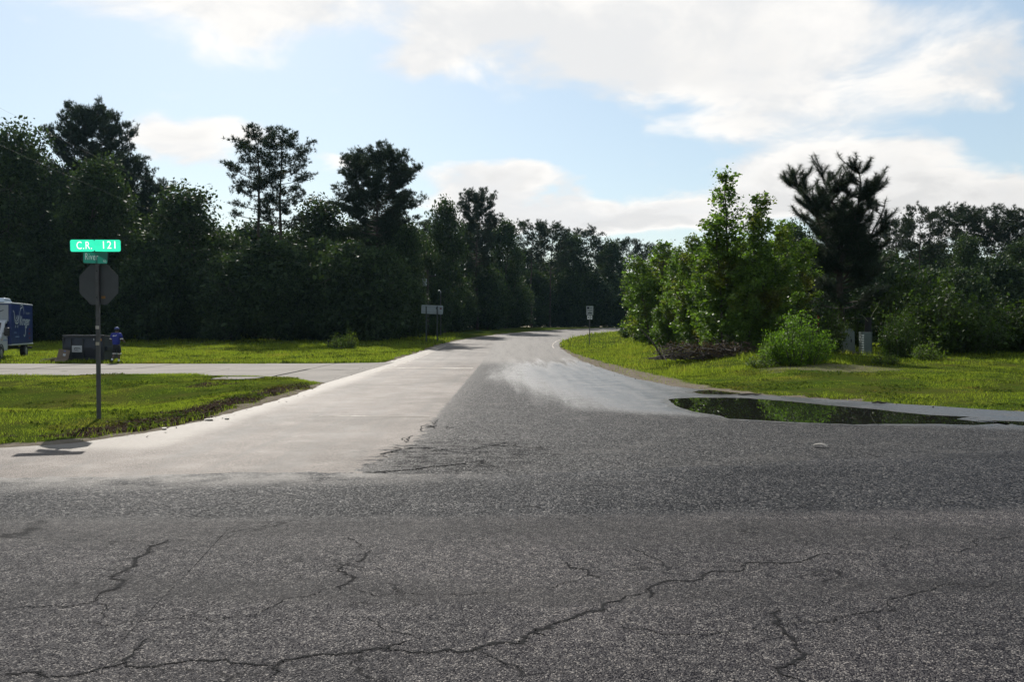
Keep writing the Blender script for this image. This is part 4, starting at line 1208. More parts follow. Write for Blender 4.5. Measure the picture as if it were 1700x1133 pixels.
# ------------------------------------------------------------------ grass
def build_grass():
    rs = np.random.RandomState(77)
    def sample(n, x0, x1, y0, y1):
        return rs.uniform(x0, x1, n), rs.uniform(y0, y1, n)
    bl = []
    def field(n, x0, x1, y0, y1, h, w, tall=0.0):
        x, y = sample(n, x0, x1, y0, y1)
        k = np.abs(x / np.maximum(y, 1)) < 0.74
        x, y = x[k], y[k]
        e = edist(PAVED, x, y); d = edist(DRIVE, x, y)
        s, l = soil_masks(x, y, e, d)
        patch = vnoise(x, y, 1.3, 31) * 0.5 + vnoise(x, y, 0.45, 32) * 0.5
        keep = (e > 0.02 + 0.10 * patch) & (d > 0.0 + 0.12 * patch)
        keep &= rs.rand(len(x)) > np.maximum(s * 0.95, l * 0.96)
        keep &= rs.rand(len(x)) < 0.62 + 0.85 * patch
        x, y, e = x[keep], y[keep], e[keep]
        p2 = vnoise(x, y, 2.2, 33) + 0.6 * vnoise(x, y, 0.6, 34)
        hh = h * rs.uniform(0.5, 1.25, len(x)) * np.clip(1.0 + 0.6 * p2, 0.35, 2.0)
        edge = np.exp(-((e - 0.35) / 0.3) ** 2)
        hh = hh * (1 + edge * (0.45 if tall else 0.25))
        bl.append((x, y, hh, np.full(len(x), w)))
    field(260000, -16, -5.5, 12.2, 31.5, 0.060, 0.011, 1)
    field(70000, -26, -10, 15, 31.5, 0.07, 0.016)
    field(150000, -34, -5.5, 40.5, 66, 0.15, 0.028)
    field(40000, -40, -5.5, 62, 96, 0.22, 0.05)
    field(280000, 3.5, 22, 15.5, 34, 0.070, 0.014, 1)
    field(130000, 3.2, 34, 30, 60, 0.16, 0.026)
    field(24000, 3.2, 24, 58, 100, 0.22, 0.05)
    x, y, h, w = [np.concatenate(k) for k in zip(*bl)]
    n = len(x)
    z = H(x, y) + 0.01
    a = rs.uniform(0, 2 * np.pi, n); lean = rs.uniform(0.1, 0.75, n) * h; la = rs.uniform(0, 2 * np.pi, n)
    w = w * rs.uniform(0.7, 1.3, n)
    dx, dy = np.cos(a) * w / 2, np.sin(a) * w / 2
    lx, ly = np.cos(la) * lean, np.sin(la) * lean
    v = np.stack([np.stack([x - dx, y - dy, z], 1), np.stack([x + dx, y + dy, z], 1),
                  np.stack([x + lx, y + ly, z + h], 1)], 1).reshape(-1, 3)
    t = np.arange(3 * n).reshape(-1, 3)
    o = obj('grass', mesh_np('grass', v, None, t), GRASS)
    tag(o, 'mown sunlit grass on the verges and banks', kind='stuff')
    print('grass blades', n)
build_grass()
def build_clover():
    rs = np.random.RandomState(6); out = []
    for n, x0, x1, y0, y1, s in ((60000, -16, -5.5, 12.5, 31, .05), (60000, 4, 20, 16, 36, .055), (30000, -30, -6, 41, 60, .11)):
        x = rs.uniform(x0, x1, n); y = rs.uniform(y0, y1, n)
        e = edist(PAVED, x, y); d = edist(DRIVE, x, y); sa, li = soil_masks(x, y, e, d)
        m = vnoise(x, y, 1.1, 51) + 0.6 * vnoise(x, y, 0.4, 52)
        k = (e > .05) & (d > .05) & (m > 0.25) & (sa < .4); x, y = x[k], y[k]
        P = np.stack([x, y, H(x, y) + rs.uniform(.02, .07, len(x))], 1)
        out.append(leaf_quads(rs, P, s, 0.7, 1.2)[0])
    v = np.concatenate(out)
    o = obj('ground_weeds', mesh_np('ground_weeds', v, np.arange(len(v)).reshape(-1, 4)), WEED2); tag(o, 'low broad leaved weeds growing through the grass', kind='stuff')
WEED2 = leafmat('ground_weed_leaves', (0.035, 0.06, 0.014), (0.07, 0.095, 0.02), (0.12, 0.085, 0.035), 0.4, 0.9, 0.0, (1.2, 1.2, 0.7))
build_clover()

# ------------------------------------------------------------------ street name and stop sign
GALV = mat('galvanised_steel', (0.085, 0.085, 0.085), 0.55, 0.5, var=0.25, vscale=8)
ALU = mat('sign_back_aluminium', (0.058, 0.062, 0.064), 0.6, 0.2, var=0.12, vscale=3)
RIM = mat('sign_rim', (0.01, 0.02, 0.018), 0.6)
BOLT = mat('bolt_steel', (0.02, 0.02, 0.02), 0.5, 0.6)
def sheetmat(name, col, tr, rough=0.4):
    m = bpy.data.materials.new(name); m.use_nodes = True
    t = NT(m.node_tree); b = t.n['Principled BSDF']; out = t.n['Material Output']
    p = t.node('ShaderNodeTexCoord').outputs['Object']
    n = t.noise(p, 9, 4, 0.6); k = t.lin(n, 0.3, 0.7, 0.93, 1.05)
    c = t.mix(1.0, col, t.comb(k, k, k), 'MULTIPLY')
    t.l.new(c, b.inputs['Base Color']); b.inputs['Roughness'].default_value = rough
    s = t.node('ShaderNodeBsdfTranslucent'); t.l.new(c, s.inputs['Color'])
    mx = t.node('ShaderNodeMixShader'); mx.inputs[0].default_value = tr
    t.l.new(b.outputs[0], mx.inputs[1]); t.l.new(s.outputs[0], mx.inputs[2]); t.l.new(mx.outputs[0], out.inputs[0])
    return m
GREEN = sheetmat('translucent_green_sheet', (0.03, 0.62, 0.38), 0.85)
WHITE_T = sheetmat('translucent_white_letters', (0.85, 0.86, 0.86), 0.9)
GREEN2 = sheetmat('shaded_green_sheet', (0.008, 0.15, 0.11), 0.42)  # darker copy of the green, the blade's dimmer light put into its colour
GREY_T = sheetmat('shaded_grey_letters', (0.36, 0.42, 0.42), 0.35)  # legend greyed likewise, the weaker light painted in

def rrect(w, h, r, n=6):
    pts = []
    for cx, cy, a0 in ((w / 2 - r, h / 2 - r, 0), (-w / 2 + r, h / 2 - r, 90), (-w / 2 + r, -h / 2 + r, 180), (w / 2 - r, -h / 2 + r, 270)):
        for i in range(n + 1):
            a = R(a0 + 90 * i / n); pts.append((cx + r * math.cos(a), cy + r * math.sin(a)))
    return pts

def sheet_with_letters(w, h, r, texts, mg, ml, parent, loc, rot):
    """a thin printed sheet: the legend is let into the green, so both lie in one plane"""
    bpy.context.view_layer.update()
    cu = bpy.data.curves.new('sign_sheet', 'CURVE'); cu.dimensions = '2D'; cu.fill_mode = 'BOTH'
    def poly(pts, curve):
        s = curve.splines.new('POLY'); s.points.add(len(pts) - 1)
        for p, q in zip(s.points, pts): p.co = (q[0], q[1], 0, 1)
        s.use_cyclic_u = True
    poly(rrect(w, h, r), cu)
    cl = bpy.data.curves.new('legend', 'CURVE'); cl.dimensions = '2D'; cl.fill_mode = 'BOTH'
    for body, size, sx, cx, cy, bold in texts:
        f = text_curve(body, size, bold=bold, spacing=1.12)
        o = bpy.data.objects.new('legend', f); C.objects.link(o)
        bpy.context.view_layer.objects.active = o
        for q in bpy.context.selected_objects: q.select_set(False)
        o.select_set(True)
        bpy.ops.object.convert(target='CURVE')
        o = bpy.context.view_layer.objects.active
        for s in o.data.splines:
            pts = []
            bz = s.bezier_points; n = len(bz)
            if n:
                from mathutils.geometry import interpolate_bezier
                for i in range(n):
                    a, b = bz[i], bz[(i + 1) % n]
                    seg = interpolate_bezier(a.co, a.handle_right, b.handle_left, b.co, 5)
                    pts += [(p.x * sx + cx, p.y + cy) for p in seg[:-1]]
            else:
                pts = [(p.co.x * sx + cx, p.co.y + cy) for p in s.points]
            poly(pts, cu); poly(pts, cl)
        bpy.data.objects.remove(o, do_unlink=True)
    out = []
    for nm, c, m in (('sign_sheet', cu, mg), ('lettering', cl, ml)):
        o = bpy.data.objects.new(nm, c); C.objects.link(o); bpy.context.view_layer.update()
        me = bpy.data.meshes.new_from_object(o.evaluated_get(bpy.context.evaluated_depsgraph_get()))
        bpy.data.objects.remove(o, do_unlink=True)
        out.append(obj(nm, me, m, parent, loc, rot))
    out[1].parent = out[0]; out[1].location = (0, 0, 0); out[1].rotation_euler = (0, 0, 0)
    return out[0]

def rim(parent, w, h, r, t, mt, name='rim'):
    bm = bmesh.new(); a = rrect(w, h, r); b = rrect(w + 2 * t, h + 2 * t, r + t); n = len(a)
    rings = []
    for pts, z in ((a, -.004), (b, -.004), (b, .004), (a, .004)):
        rings.append([bm.verts.new((p[0], p[1], z)) for p in pts])
    for k in range(4):
        A, B = rings[k], rings[(k + 1) % 4]
        for i in range(n):
            j = (i + 1) % n; bm.faces.new((A[i], A[j], B[j], B[i]))
    bmesh.ops.recalc_face_normals(bm, faces=bm.faces)
    return obj(name, bm_mesh(name, bm), mt, parent)

def stop_sign():
    p = gnd(163, 699); S = p.y / F           # metres per pixel there
    zg = p.z
    hgt = lambda py: EYE + (HZ - py) / F * p.y - zg
    o = thing('street_sign', 'stop sign seen from behind under green street name blades, on a steel post', 'street sign', (p.x, p.y, zg))
    # square post with its bolt holes
    zt = hgt(437)
    boxo('post', (-.032, .032, -.032, .032, -.3, zt), GALV, o, .006)
    zc = hgt(472.5); rad = 0.385
    pts = [(rad / math.cos(R(22.5)) * math.cos(R(22.5 + 45 * i)), rad / math.cos(R(22.5)) * math.sin(R(22.5 + 45 * i))) for i in range(8)]
    pl = prism('octagon_plate', [(a, b) for a, b in pts], 'y', .034, .037, ALU, o); pl.location = (0, 0, zc); pl.rotation_euler = (0, 0, R(-4))
    fr = prism('octagon_front', [(a * .99, b * .99) for a, b in pts], 'y', .0385, .040, mat('stop_red', (.35, .012, .012), .4), o); fr.location = (0, 0, zc); fr.rotation_euler = (0, 0, R(-4))
    st = boxo('sticker', (.05, .13, -.003, .003, -.27, -.22), mat('faded_sticker', (.20, .10, .02), .6), pl); st.location = (0, .030, 0)
    for z in (zc - .25, zc + .25):
        b = cyl('bolt', .012, .012, 0, .012, BOLT, o, 8); b.location = (0, -.033, z); b.rotation_euler = (R(90), 0, 0)
    for z, c in ((hgt(544), (.45, .42, .36)), (hgt(571), (.40, .36, .28))):
        k = boxo('label_band', (-.034, .034, -.0335, -.028, -.03, .03), mat('paper_label_%d' % int(z * 100), c, .7), o); k.location = (0, 0, z)
    # C.R. 121, across the view
    zb = hgt(408.5)
    s1 = sheet_with_letters(.87, .228, .035, [('C.R.', .205, .70, -.195, -.002, .005), ('121', .205, .86, .235, .006, .005)], GREEN, WHITE_T, o, (-.02, -.03, zb), (R(90), R(-1.5), R(16)))
    rim(s1, .87, .228, .035, .013, RIM)
    bk = boxo('bracket', (-.015, .015, .0, .02, -.46, -.10), GALV, o); bk.location = (-.01, .0, zb)
    for zz in (.10, -.10):
        b = cyl('bolt', .010, .010, 0, .010, BOLT, s1, 8); b.location = (-.02, zz, .002)
    # River Rd, turned away from us
    zb2 = hgt(428.5)
    s2 = sheet_with_letters(.62, .215, .03, [('River', .18, .80, -.10, .01, .003), ('RD', .055, 1.0, .24, -.065, .001)], GREEN2, GREY_T, o, (-.01, -.065, zb2), (R(90), R(3.0), R(-22)))
    rim(s2, .62, .215, .03, .008, RIM)
stop_sign()

# ------------------------------------------------------------------ signs down the road
def far_signs():
    p = gnd(979, 577); k = p.y / F
    hz = lambda py: EYE + (HZ - py) / F * p.y - p.z
    o = thing('parking_sign', 'small notice sign with a black and white number plate on a thin post', 'road sign', (p.x, p.y, p.z))
    boxo('post', (-.03, .03, -.03, .03, -.2, hz(512)), GALV, o, .004)
    w = 11.5 * k / 2
    a = boxo('panel', (-w, w, -.003, .003, 0, hz(508.5) - hz(523.5)), mat('notice_white', (.34, .37, .37), .5), o, 0); a.location = (0, -.037, hz(523.5))
    hh = hz(508.5) - hz(523.5)
    ink = mat('sign_ink', (.015, .02, .035), .6)
    for nm, (x0, x1, z0, z1) in (('emblem', (-.8, -.12, .68, .90)), ('text_line', (.05, .7, .74, .80)), ('text_line', (-.75, .75, .50, .55)), ('text_line', (-.2, .25, .36, .41)), ('text_line', (-.55, .6, .16, .27))):
        boxo(nm, (x0 * w, x1 * w, -.008, -.005, z0 * hh, z1 * hh), ink, a)
    h2 = hz(524) - hz(531); w2 = 9.4 * k / 2
    b = boxo('number_plate', (-w2, w2, -.003, .003, 0, h2), mat('plate_black', (.008, .008, .008), .5), o); b.location = (0, -.037, hz(531))
    WP = mat('plate_white', (.80, .81, .82), .45)
    for x0, x1 in ((-.88, -.02), (.24, .86)):
        f = boxo('white_field', (x0 * w2, x1 * w2, -.007, -.004, .07 * h2, .95 * h2), WP, b)
    for s, x in (('4', -.45), ('1', .55)):
        t = obj('numeral', text_mesh(s, h2 * .75, .8, .004), ink, b); t.location = (x * w2, -.009, .5 * h2); t.rotation_euler = (R(90), 0, 0)
    # guide sign, seen from behind on two posts
    p1 = gnd(708, 570); p2 = gnd(725, 567); k = p1.y / F
    c = (p1 + p2) / 2
    o = thing('guide_sign', 'wide road sign seen from its grey back, on two posts left of the road', 'road sign', (c.x, c.y, c.z))
    ang = math.atan2(p2.y - p1.y, p2.x - p1.x)
    zt = EYE + (HZ - 507) / F * c.y - c.z; zb = EYE + (HZ - 521.5) / F * c.y - c.z
    dark = mat('dark_post', (.035, .045, .045), .7, .2)
    yaw = R(14)
    for s in (-1, 1):
        q = boxo('post', (-.05, .05, -.05, .05, -.2, zt - .1), dark, o, .006); q.location = (s * 9.6 * k, s * -.15, 0)
    w = 19 * k
    pan = prism('panel', rrect(2 * w, zt - zb, .08), 'y', .058, .064, mat('sign_back_pale', (.24, .28, .30), .5, .1, var=.08), o)
    pan.location = (0.03, 0, (zt + zb) / 2); pan.rotation_euler = (0, R(2.5), -R(8))
    for zz in (-.62, .62):
        boxo('stiffener', (-w * .9, w * .9, .045, .057, zz * (zt - zb) / 2 - .03, zz * (zt - zb) / 2 + .03), mat('stiffener', (.22, .25, .26), .5, .3), pan)
    for x0, m in ((.42, ink), (.78, mat('maroon_sticker', (.10, .03, .05), .6))):
        boxo('sticker', (x0 * w - .09, x0 * w + .09, .050, .056, .05, .19), m, pan)
far_signs()

# ------------------------------------------------------------------ utility poles and wires
WOOD = mat('pole_wood', (.04, .034, .028), .9, var=.3, vscale=7, bump=.4)
WIRE = mat('wire', (.02, .02, .02), .6)
def utility():
    A = at(710, 458, 88); gz = float(H(A.x, 88))
    o = thing('utility_pole', 'wooden utility pole with a transformer in the shade behind the road sign', 'utility pole', (A.x, 88, gz))
    cyl('pole', .15, .10, -.3, A.z - gz + .6, WOOD, o, 12)
    tz = at(710, 469, 88).z - gz
    t = cyl('transformer', .26, .26, tz - .40, tz + .35, mat('transformer_grey', (.20, .23, .24), .45), o, 18, bev=.04); t.location = (-.32, -.15, 0)
    cyl('bushing', .05, .03, tz + .35, tz + .62, mat('porcelain', (.5, .5, .48), .25), t, 10)
    boxo('crossarm', (-.9, .9, -.05, .05, A.z - gz - .1, A.z - gz + .02), WOOD, o)
    for x in (-.8, .8):
        i = cyl('insulator', .05, .035, A.z - gz + .02, A.z - gz + .16, mat('porcelain', (.5, .5, .48), .25), o, 10); i.location = (x, 0, 0)
    # pole out of the frame to the left that carries the other wire ends
    B = at(-382, -28, 25); bz = float(H(B.x, 25))
    o2 = thing('utility_pole', 'wooden utility pole standing left of the frame', 'utility pole', (B.x, 25, bz))
    cyl('pole', .16, .11, -.3, B.z - bz + .3, WOOD, o2, 12)
    boxo('crossarm', (-.9, .9, -.05, .05, B.z - bz - .1, B.z - bz + .02), WOOD, o2)
    for k, (dx, dz, lab, sag) in enumerate(((0, 0, 'upper overhead wire against the sky at the left', 1.9), (.4, -1.7, 'lower overhead wire crossing before the left trees', 2.1))):
        b = Buf(); n = 40; pts = []
        a0 = np.array([B.x + dx, B.y, B.z + dz]); a1 = np.array([A.x + dx, A.y, A.z + dz * .4])
        for i in range(n + 1):
            u = i / n; q = a0 + (a1 - a0) * u; q[2] -= sag * 4 * u * (1 - u); pts.append(q)
        b.tube(pts, [.003 + .001 * i / n for i in range(n + 1)], 5)
        tag(obj('overhead_wire', b.mesh('overhead_wire'), WIRE), lab, 'wire')
    b = Buf(); e = at(600, 506, 92); s = at(706, 471, 88); pts = []
    for i in range(13):
        u = i / 12; q = np.array(s.lerp(e, u)); q[2] -= .35 * 4 * u * (1 - u); pts.append(q)
    b.tube(pts, .022, 5)
    tag(obj('service_wire', b.mesh('service_wire'), WIRE), 'short service wire running left from the transformer into the trees', 'wire')
    q = gnd(723, 563)
    o3 = thing('steel_pole', 'slim grey steel pole with a bent cap behind the road sign', 'pole', (q.x, q.y + 6, float(H(q.x, q.y + 6))))
    zz = at(722, 486, q.y + 6).z - o3.location.z
    cyl('mast', .06, .045, -.2, zz, GALV, o3, 10)
    b = Buf(); b.tube([(0, 0, zz - .05), (0, 0, zz + .12), (-.12, 0, zz + .22), (-.24, 0, zz + .12)], .05, 8); obj('weatherhead', b.mesh('weatherhead'), mat('bright_cap', (.3, .3, .29), .35, .5), o3)
utility()

# ------------------------------------------------------------------ delivery truck
def truck():
    th = R(17)
    o = thing('delivery_truck', 'white cab delivery truck with a blue cargo box, cut by the left frame edge', 'truck', (-27.36, 43.2, float(H(-27.4, 45))), th)
    WP = mat('truck_white', (.42, .44, .47), .35, spec=.5, var=.04); BL = mat('truck_blue', (.010, .026, .125), .4, var=.05)
    BLK = mat('black_plastic', (.014, .014, .015), .55); GL = mat('dark_glass', (.006, .008, .010), .06, spec=.8)
    TY = mat('tyre_rubber', (.014, .014, .014), .85); RM = mat('wheel_steel', (.30, .31, .32), .4, .6); LP = mat('lamp_lens', (.7, .72, .74), .15)
    # cargo box
    bx = boxo('cargo_box', (-1.15, 1.15, 1.5, 6.05, .82, 3.02), BL, o, .03)
    boxo('box_front_panel', (-1.02, 1.02, 1.488, 1.497, 2.05, 2.93), mat('panel_pale', (.30, .32, .34), .5), bx)
    boxo('roof_rail', (-1.16, 1.16, 1.49, 6.07, 3.0, 3.07), mat('rail_alu', (.62, .66, .70), .35, .5), bx, .012)
    boxo('skirt_rail', (-1.16, 1.16, 1.55, 6.07, .76, .83), mat('rail_alu', (.62, .66, .70), .35, .5), bx, .01)
    for s in (1, -1):
        for y in (2.95, 4.4):
            boxo('panel_seam', (min(s * 1.151, s * 1.156), max(s * 1.151, s * 1.156), y - .01, y + .01, .9, 2.98), mat('seam_blue', (.05, .08, .24), .4), bx)
    WHT = mat('decal_white', (.42, .46, .50), .5)
    def decal(nm, s, size, sx, y, z, m=WHT, bold=.0):
        t = obj(nm, text_mesh(s, size, sx, bold), m, bx); t.location = (1.157, y, z); t.rotation_euler = (R(90), 0, R(90)); return t
    decal('lettering', 'Kroger', .72, 1.0, 4.30, 2.08, bold=.012)
    decal('lettering', 'DELIVERY', .17, 1.05, 4.95, 2.52)
    # swash over the K and the long tail of the g
    b = Buf()
    def sw(pts, r): b.tube([(1.158, y, z) for y, z in pts], r, 5)
    sw([(3.2, 1.85), (3.2, 2.55), (3.45, 2.82), (3.9, 2.86), (4.1, 2.62), (4.05, 2.45)], .035)
    sw([(4.35, 1.80), (4.42, 1.45), (4.2, 1.22), (3.98, 1.32)], .045)
    sw([(3.35, 2.92), (3.6, 2.98), (3.9, 2.92)], .03)
    me = b.mesh('lettering_swash')
    for v in me.vertices: v.co.x = 1.157 + (v.co.x - 1.158) * .06
    obj('lettering_swash', me, WHT, bx)
    # cart emblem
    b = Buf()
    def sw2(pts, r): b.tube([(1.158, y, z) for y, z in pts], r, 5)
    sw2([(1.85, 2.62), (2.05, 2.55), (2.2, 2.05), (2.35, 1.95), (2.75, 1.95), (2.9, 2.02), (2.98, 2.4)], .045)
    sw2([(2.12, 2.35), (2.3, 2.12), (2.55, 2.06), (2.8, 2.15), (2.95, 2.36)], .04)
    sw2([(2.4, 2.4), (2.5, 2.22), (2.62, 2.22), (2.72, 2.4)], .04)
    for y in (2.35, 2.78): sw2([(y - .07, 1.78), (y, 1.84), (y + .07, 1.78), (y, 1.72), (y - .07, 1.78)], .035)
    me = b.mesh('cart_emblem')
    for v in me.vertices: v.co.x = 1.157 + (v.co.x - 1.158) * .06
    obj('cart_emblem', me, WHT, bx)
    RED = mat('decal_red', (.20, .02, .03), .5)
    for y, z in ((5.35, 1.62), (5.25, 1.38), (5.35, 1.12)): boxo('red_mark', (1.151, 1.158, y - .14, y + .14, z - .05, z + .05), RED, bx)
    for y, z, w in ((2.3, 1.45, .42), (2.7, 1.22, .8)): boxo('small_print', (1.151, 1.156, y - w / 2, y + w / 2, z - .025, z + .025), mat('print_pale', (.16, .22, .38), .5), bx)
    # swoosh on the panel above the cab
    b = Buf(); b.tube([(-.9, 1.486, 2.52), (-.2, 1.486, 2.42), (.35, 1.486, 2.46), (.8, 1.486, 2.66)], [.05, .06, .05, .02], 6)
    me = b.mesh('swoosh');
    for v in me.vertices: v.co.y = 1.485 + (v.co.y - 1.486) * .05
    obj('swoosh', me, mat('swoosh_dark', (.05, .06, .09), .5), bx)
    prism('roof_fairing', [(1.35, 3.075), (1.55, 3.30), (2.6, 3.30), (3.0, 3.075)], 'x', -.85, .85, mat('fairing', (.42, .50, .58), .35, .2), bx, .03)
    # cab
    cab = prism('cab', [(-.25, .50), (-.28, .95), (-.12, 1.12), (.45, 1.28), (1.02, 2.02), (1.22, 2.12), (1.48, 2.14), (1.48, .50)], 'x', -.98, .98, WP, o, .045)
    # windscreen and windows
    def slab(nm, pts, x0, x1, m, p): return prism(nm, pts, 'x', x0, x1, m, p)
    slab('windscreen', [(.47, 1.315), (.50, 1.30), (.99, 1.96), (.96, 1.985)], -.82, .82, GL, cab)
    for s in (1, -1):
        a, b2 = sorted((s * .975, s * .988))
        slab('side_window', [(.72, 1.36), (1.08, 1.92), (1.42, 1.98), (1.42, 1.36)], a, b2, GL, cab)
        a, b2 = sorted((s * .974, s * .986))
        d = slab('door', [(.50, .62), (.50, 1.27), (.66, 1.335), (1.44, 1.335), (1.44, .62)], a, b2, WP, cab)
        boxo('handle', (min(s * .99, s * 1.01), max(s * .99, s * 1.01), 1.22, 1.36, 1.18, 1.22), BLK, d)
        boxo('door_stripe', (min(s * .987, s * .991), max(s * .987, s * .991), .60, 1.36, 1.02, 1.08), mat('print_pale', (.16, .22, .38), .5), d)
        m1 = boxo('mirror', (min(s * 1.06, s * 1.30), max(s * 1.06, s * 1.30), .46, .60, 1.28, 1.72), BLK, cab, .04)
        boxo('mirror_arm', (min(s * .97, s * 1.1), max(s * .97, s * 1.1), .53, .57, 1.40, 1.44), BLK, m1)
        boxo('headlight', (min(s * .60, s * .93), max(s * .60, s * .93), -.30, -.22, .86, 1.04), LP, cab, .03)
        boxo('marker_lamp', (min(s * .985, s * 1.0), max(s * .985, s * 1.0), .30, .42, 1.06, 1.11), mat('amber', (.5, .16, .02), .3), cab)
    boxo('grille', (-.55, .55, -.305, -.25, .72, 1.04), BLK, cab, .02)
    boxo('bumper', (-.99, .99, -.40, -.24, .42, .68), mat('bumper_grey', (.25, .26, .27), .5), cab, .04)
    boxo('chassis', (-.42, .42, .1, 5.95, .52, .74), BLK, o)
    boxo('rear_bumper', (-1.1, 1.1, 6.0, 6.12, .48, .62), BLK, o)
    for y, wr in ((.22, 1), (4.75, 1)):
        for s in (1, -1):
            w = cyl('wheel', .39, .39, -.13, .13, TY, o, 28, bev=.035); w.location = (s * (.87 if y < 1 else .98), y, .39); w.rotation_euler = (0, R(90), 0)
            cyl('rim', .23, .21, -.135, .138, RM, w, 20, bev=.012)
            cyl('hub', .07, .06, -.15, .155, RM, w, 12)
    for s in (1, -1):   # dark arch round each front wheel
        b = Buf(); b.tube([(s * .985, .22 + .46 * math.cos(a), .39 + .46 * math.sin(a)) for a in np.linspace(0, math.pi, 13)], .03, 6)
        obj('wheel_arch', b.mesh('wheel_arch'), BLK, cab)
        m2 = boxo('mud_guard', (min(s * .85, s * 1.13), max(s * .85, s * 1.13), 4.2, 5.3, .74, .80), BL, o, .02)
truck()

# ------------------------------------------------------------------ dumpster and cardboard
def dumpster():
    Y0 = 42.4
    x0 = (103 - 850) / F * Y0; x1 = (176 - 850) / F * Y0
    z = float(H((x0 + x1) / 2, Y0))
    cx = (x0 + x1) / 2; w = (x1 - x0) / 2
    o = thing('dumpster', 'dark blue steel dumpster with a white label and a closed lid', 'dumpster', (cx, Y0, z), R(-2))
    BL = mat('dumpster_paint', (.011, .015, .026), .5, .1, var=.3, vscale=3); DK = mat('dumpster_trim', (.007, .009, .013), .55)
    h = EYE + (HZ - 556) / F * Y0 - z - .06
    body = prism('body', [(0, .10), (-.10, h * .55), (-.02, h), (1.35, h - .12), (1.45, .10)], 'x', -w + .10, w - .10, BL, o, .012)
    boxo('top_rim', (-w + .06, w - .06, -.07, .02, h - .09, h), DK, body, .01)
    boxo('bottom_rail', (-w + .08, w - .08, -.06, .06, .06, .16), DK, body, .01)
    for x in (-.55, .0, .55): boxo('rib', (x * w - .03, x * w + .03, -.112, -.05, .17, h - .12), DK, body, .008)
    for s in (-1, 1):
        p = boxo('fork_pocket', (min(s * (w - .10), s * (w + .03)), max(s * (w - .10), s * (w + .03)), .1, 1.1, h * .42, h * .58), BL, body, .01)
        a = boxo('side_flange', (min(s * (w - .12), s * (w - .04)), max(s * (w - .12), s * (w - .04)), -.09, .0, .12, h - .1), DK, body, .01)
        l = prism('lid', [(-.10, h + .005), (-.10, h + .04), (1.38, h - .07), (1.38, h - .105)], 'x', s * .01 if s > 0 else -w + .05, w - .05 if s > 0 else -.01, mat('lid_plastic', (.11, .11, .115), .22, spec=.7, var=.15), o, .01)
        for k in range(5):
            xx = s * (.16 + k * .17); yy = [(-.09, h + .042), (-.09, h + .060), (1.3, h - .043), (1.3, h - .062)]
            prism('lid_rib', yy, 'x', xx - .035, xx + .035, mat('lid_plastic', (.11, .11, .115), .22), l, .004)
        st = boxo('skid', (s * .8 - .06, s * .8 + .06, .05, 1.4, -.02, .10), DK, o)
    pk = boxo('front_pocket', (w - .60, w - .28, -.19, -.09, h * .46, h * .64), BL, body, .01)
    lb = boxo('label_plate', (-.46 * w - .05, .02 * w + .05 - .12, -.122, -.116, h * .36, h * .62), mat('label_white', (.36, .38, .40), .5), body)
    lc = (-.46 * w - .05 + .02 * w - .07) / 2; lz = h * .49
    b = Buf(); b.tube([(lc + .16 * math.cos(a) + .02, -.126, lz + .06 * math.sin(a)) for a in np.linspace(.25, math.pi * 1.6, 20)], [.006 + .012 * math.sin(math.pi * i / 19) for i in range(20)], 5)
    obj('label_swoosh', b.mesh('label_swoosh'), DK, lb)
    boxo('label_print', (lc - .06, lc + .20, -.127, -.1235, lz - .012, lz + .012), mat('print_grey', (.12, .13, .14), .6), lb)
    boxo('label_print', (lc - .17, lc + .12, -.127, -.1235, lz - .115, lz - .10), mat('print_grey', (.12, .13, .14), .6), lb)
    boxo('orange_sticker', (.71 * w, .85 * w, -.105, -.09, h * .80, h * .90), mat('sticker_orange', (.42, .20, .02), .5), body)
    boxo('pale_sticker', (.48 * w, .56 * w, -.105, -.09, h * .82, h * .90), mat('label_white', (.36, .38, .40), .5), body)
    # flattened cardboard
    CB = mat('cardboard', (.14, .105, .078), .85, var=.2, vscale=5); 
    def P(px, py, Y): return at(px, py, Y)
    q = thing('cardboard_box', 'flattened cardboard box leaning on the left front of the dumpster', 'cardboard', (P(105, 603, 41.9).x, 41.75, z))
    pn = boxo('panel', (-.26, .26, -.012, .012, 0, .62), CB, q); pn.rotation_euler = (R(-14), R(8), R(12))
    boxo('flap', (-.30, .28, -.010, .010, .0, .20), CB, q, loc=(-.02, -.10, .02), rot=(R(-50), 0, R(8)))
    boxo('printed_mark', (-.02, .10, -.016, -.0125, .30, .42), mat('label_white', (.36, .38, .40), .5), pn)
    boxo('printed_mark', (-.02, .08, -.016, -.0125, .52, .57), mat('print_blue', (.08, .12, .28), .6), pn)
    q = thing('cardboard_sheet', 'flat cardboard sheet lying in the grass left of the dumpster', 'cardboard', (P(87, 600, 42.2).x, 42.1, z))
    boxo('sheet', (-.46, .42, -.30, .30, .10, .125), CB, q, rot=(R(3), R(-9), R(6)))
    boxo('fold', (-.40, .36, -.26, .24, .15, .17), mat('cardboard_pale', (.30, .27, .235), .8), q, rot=(R(-2), R(-6), R(16)))
    boxo('foot', (.05, .35, -.2, .2, -.02, .10), CB, q)
dumpster()

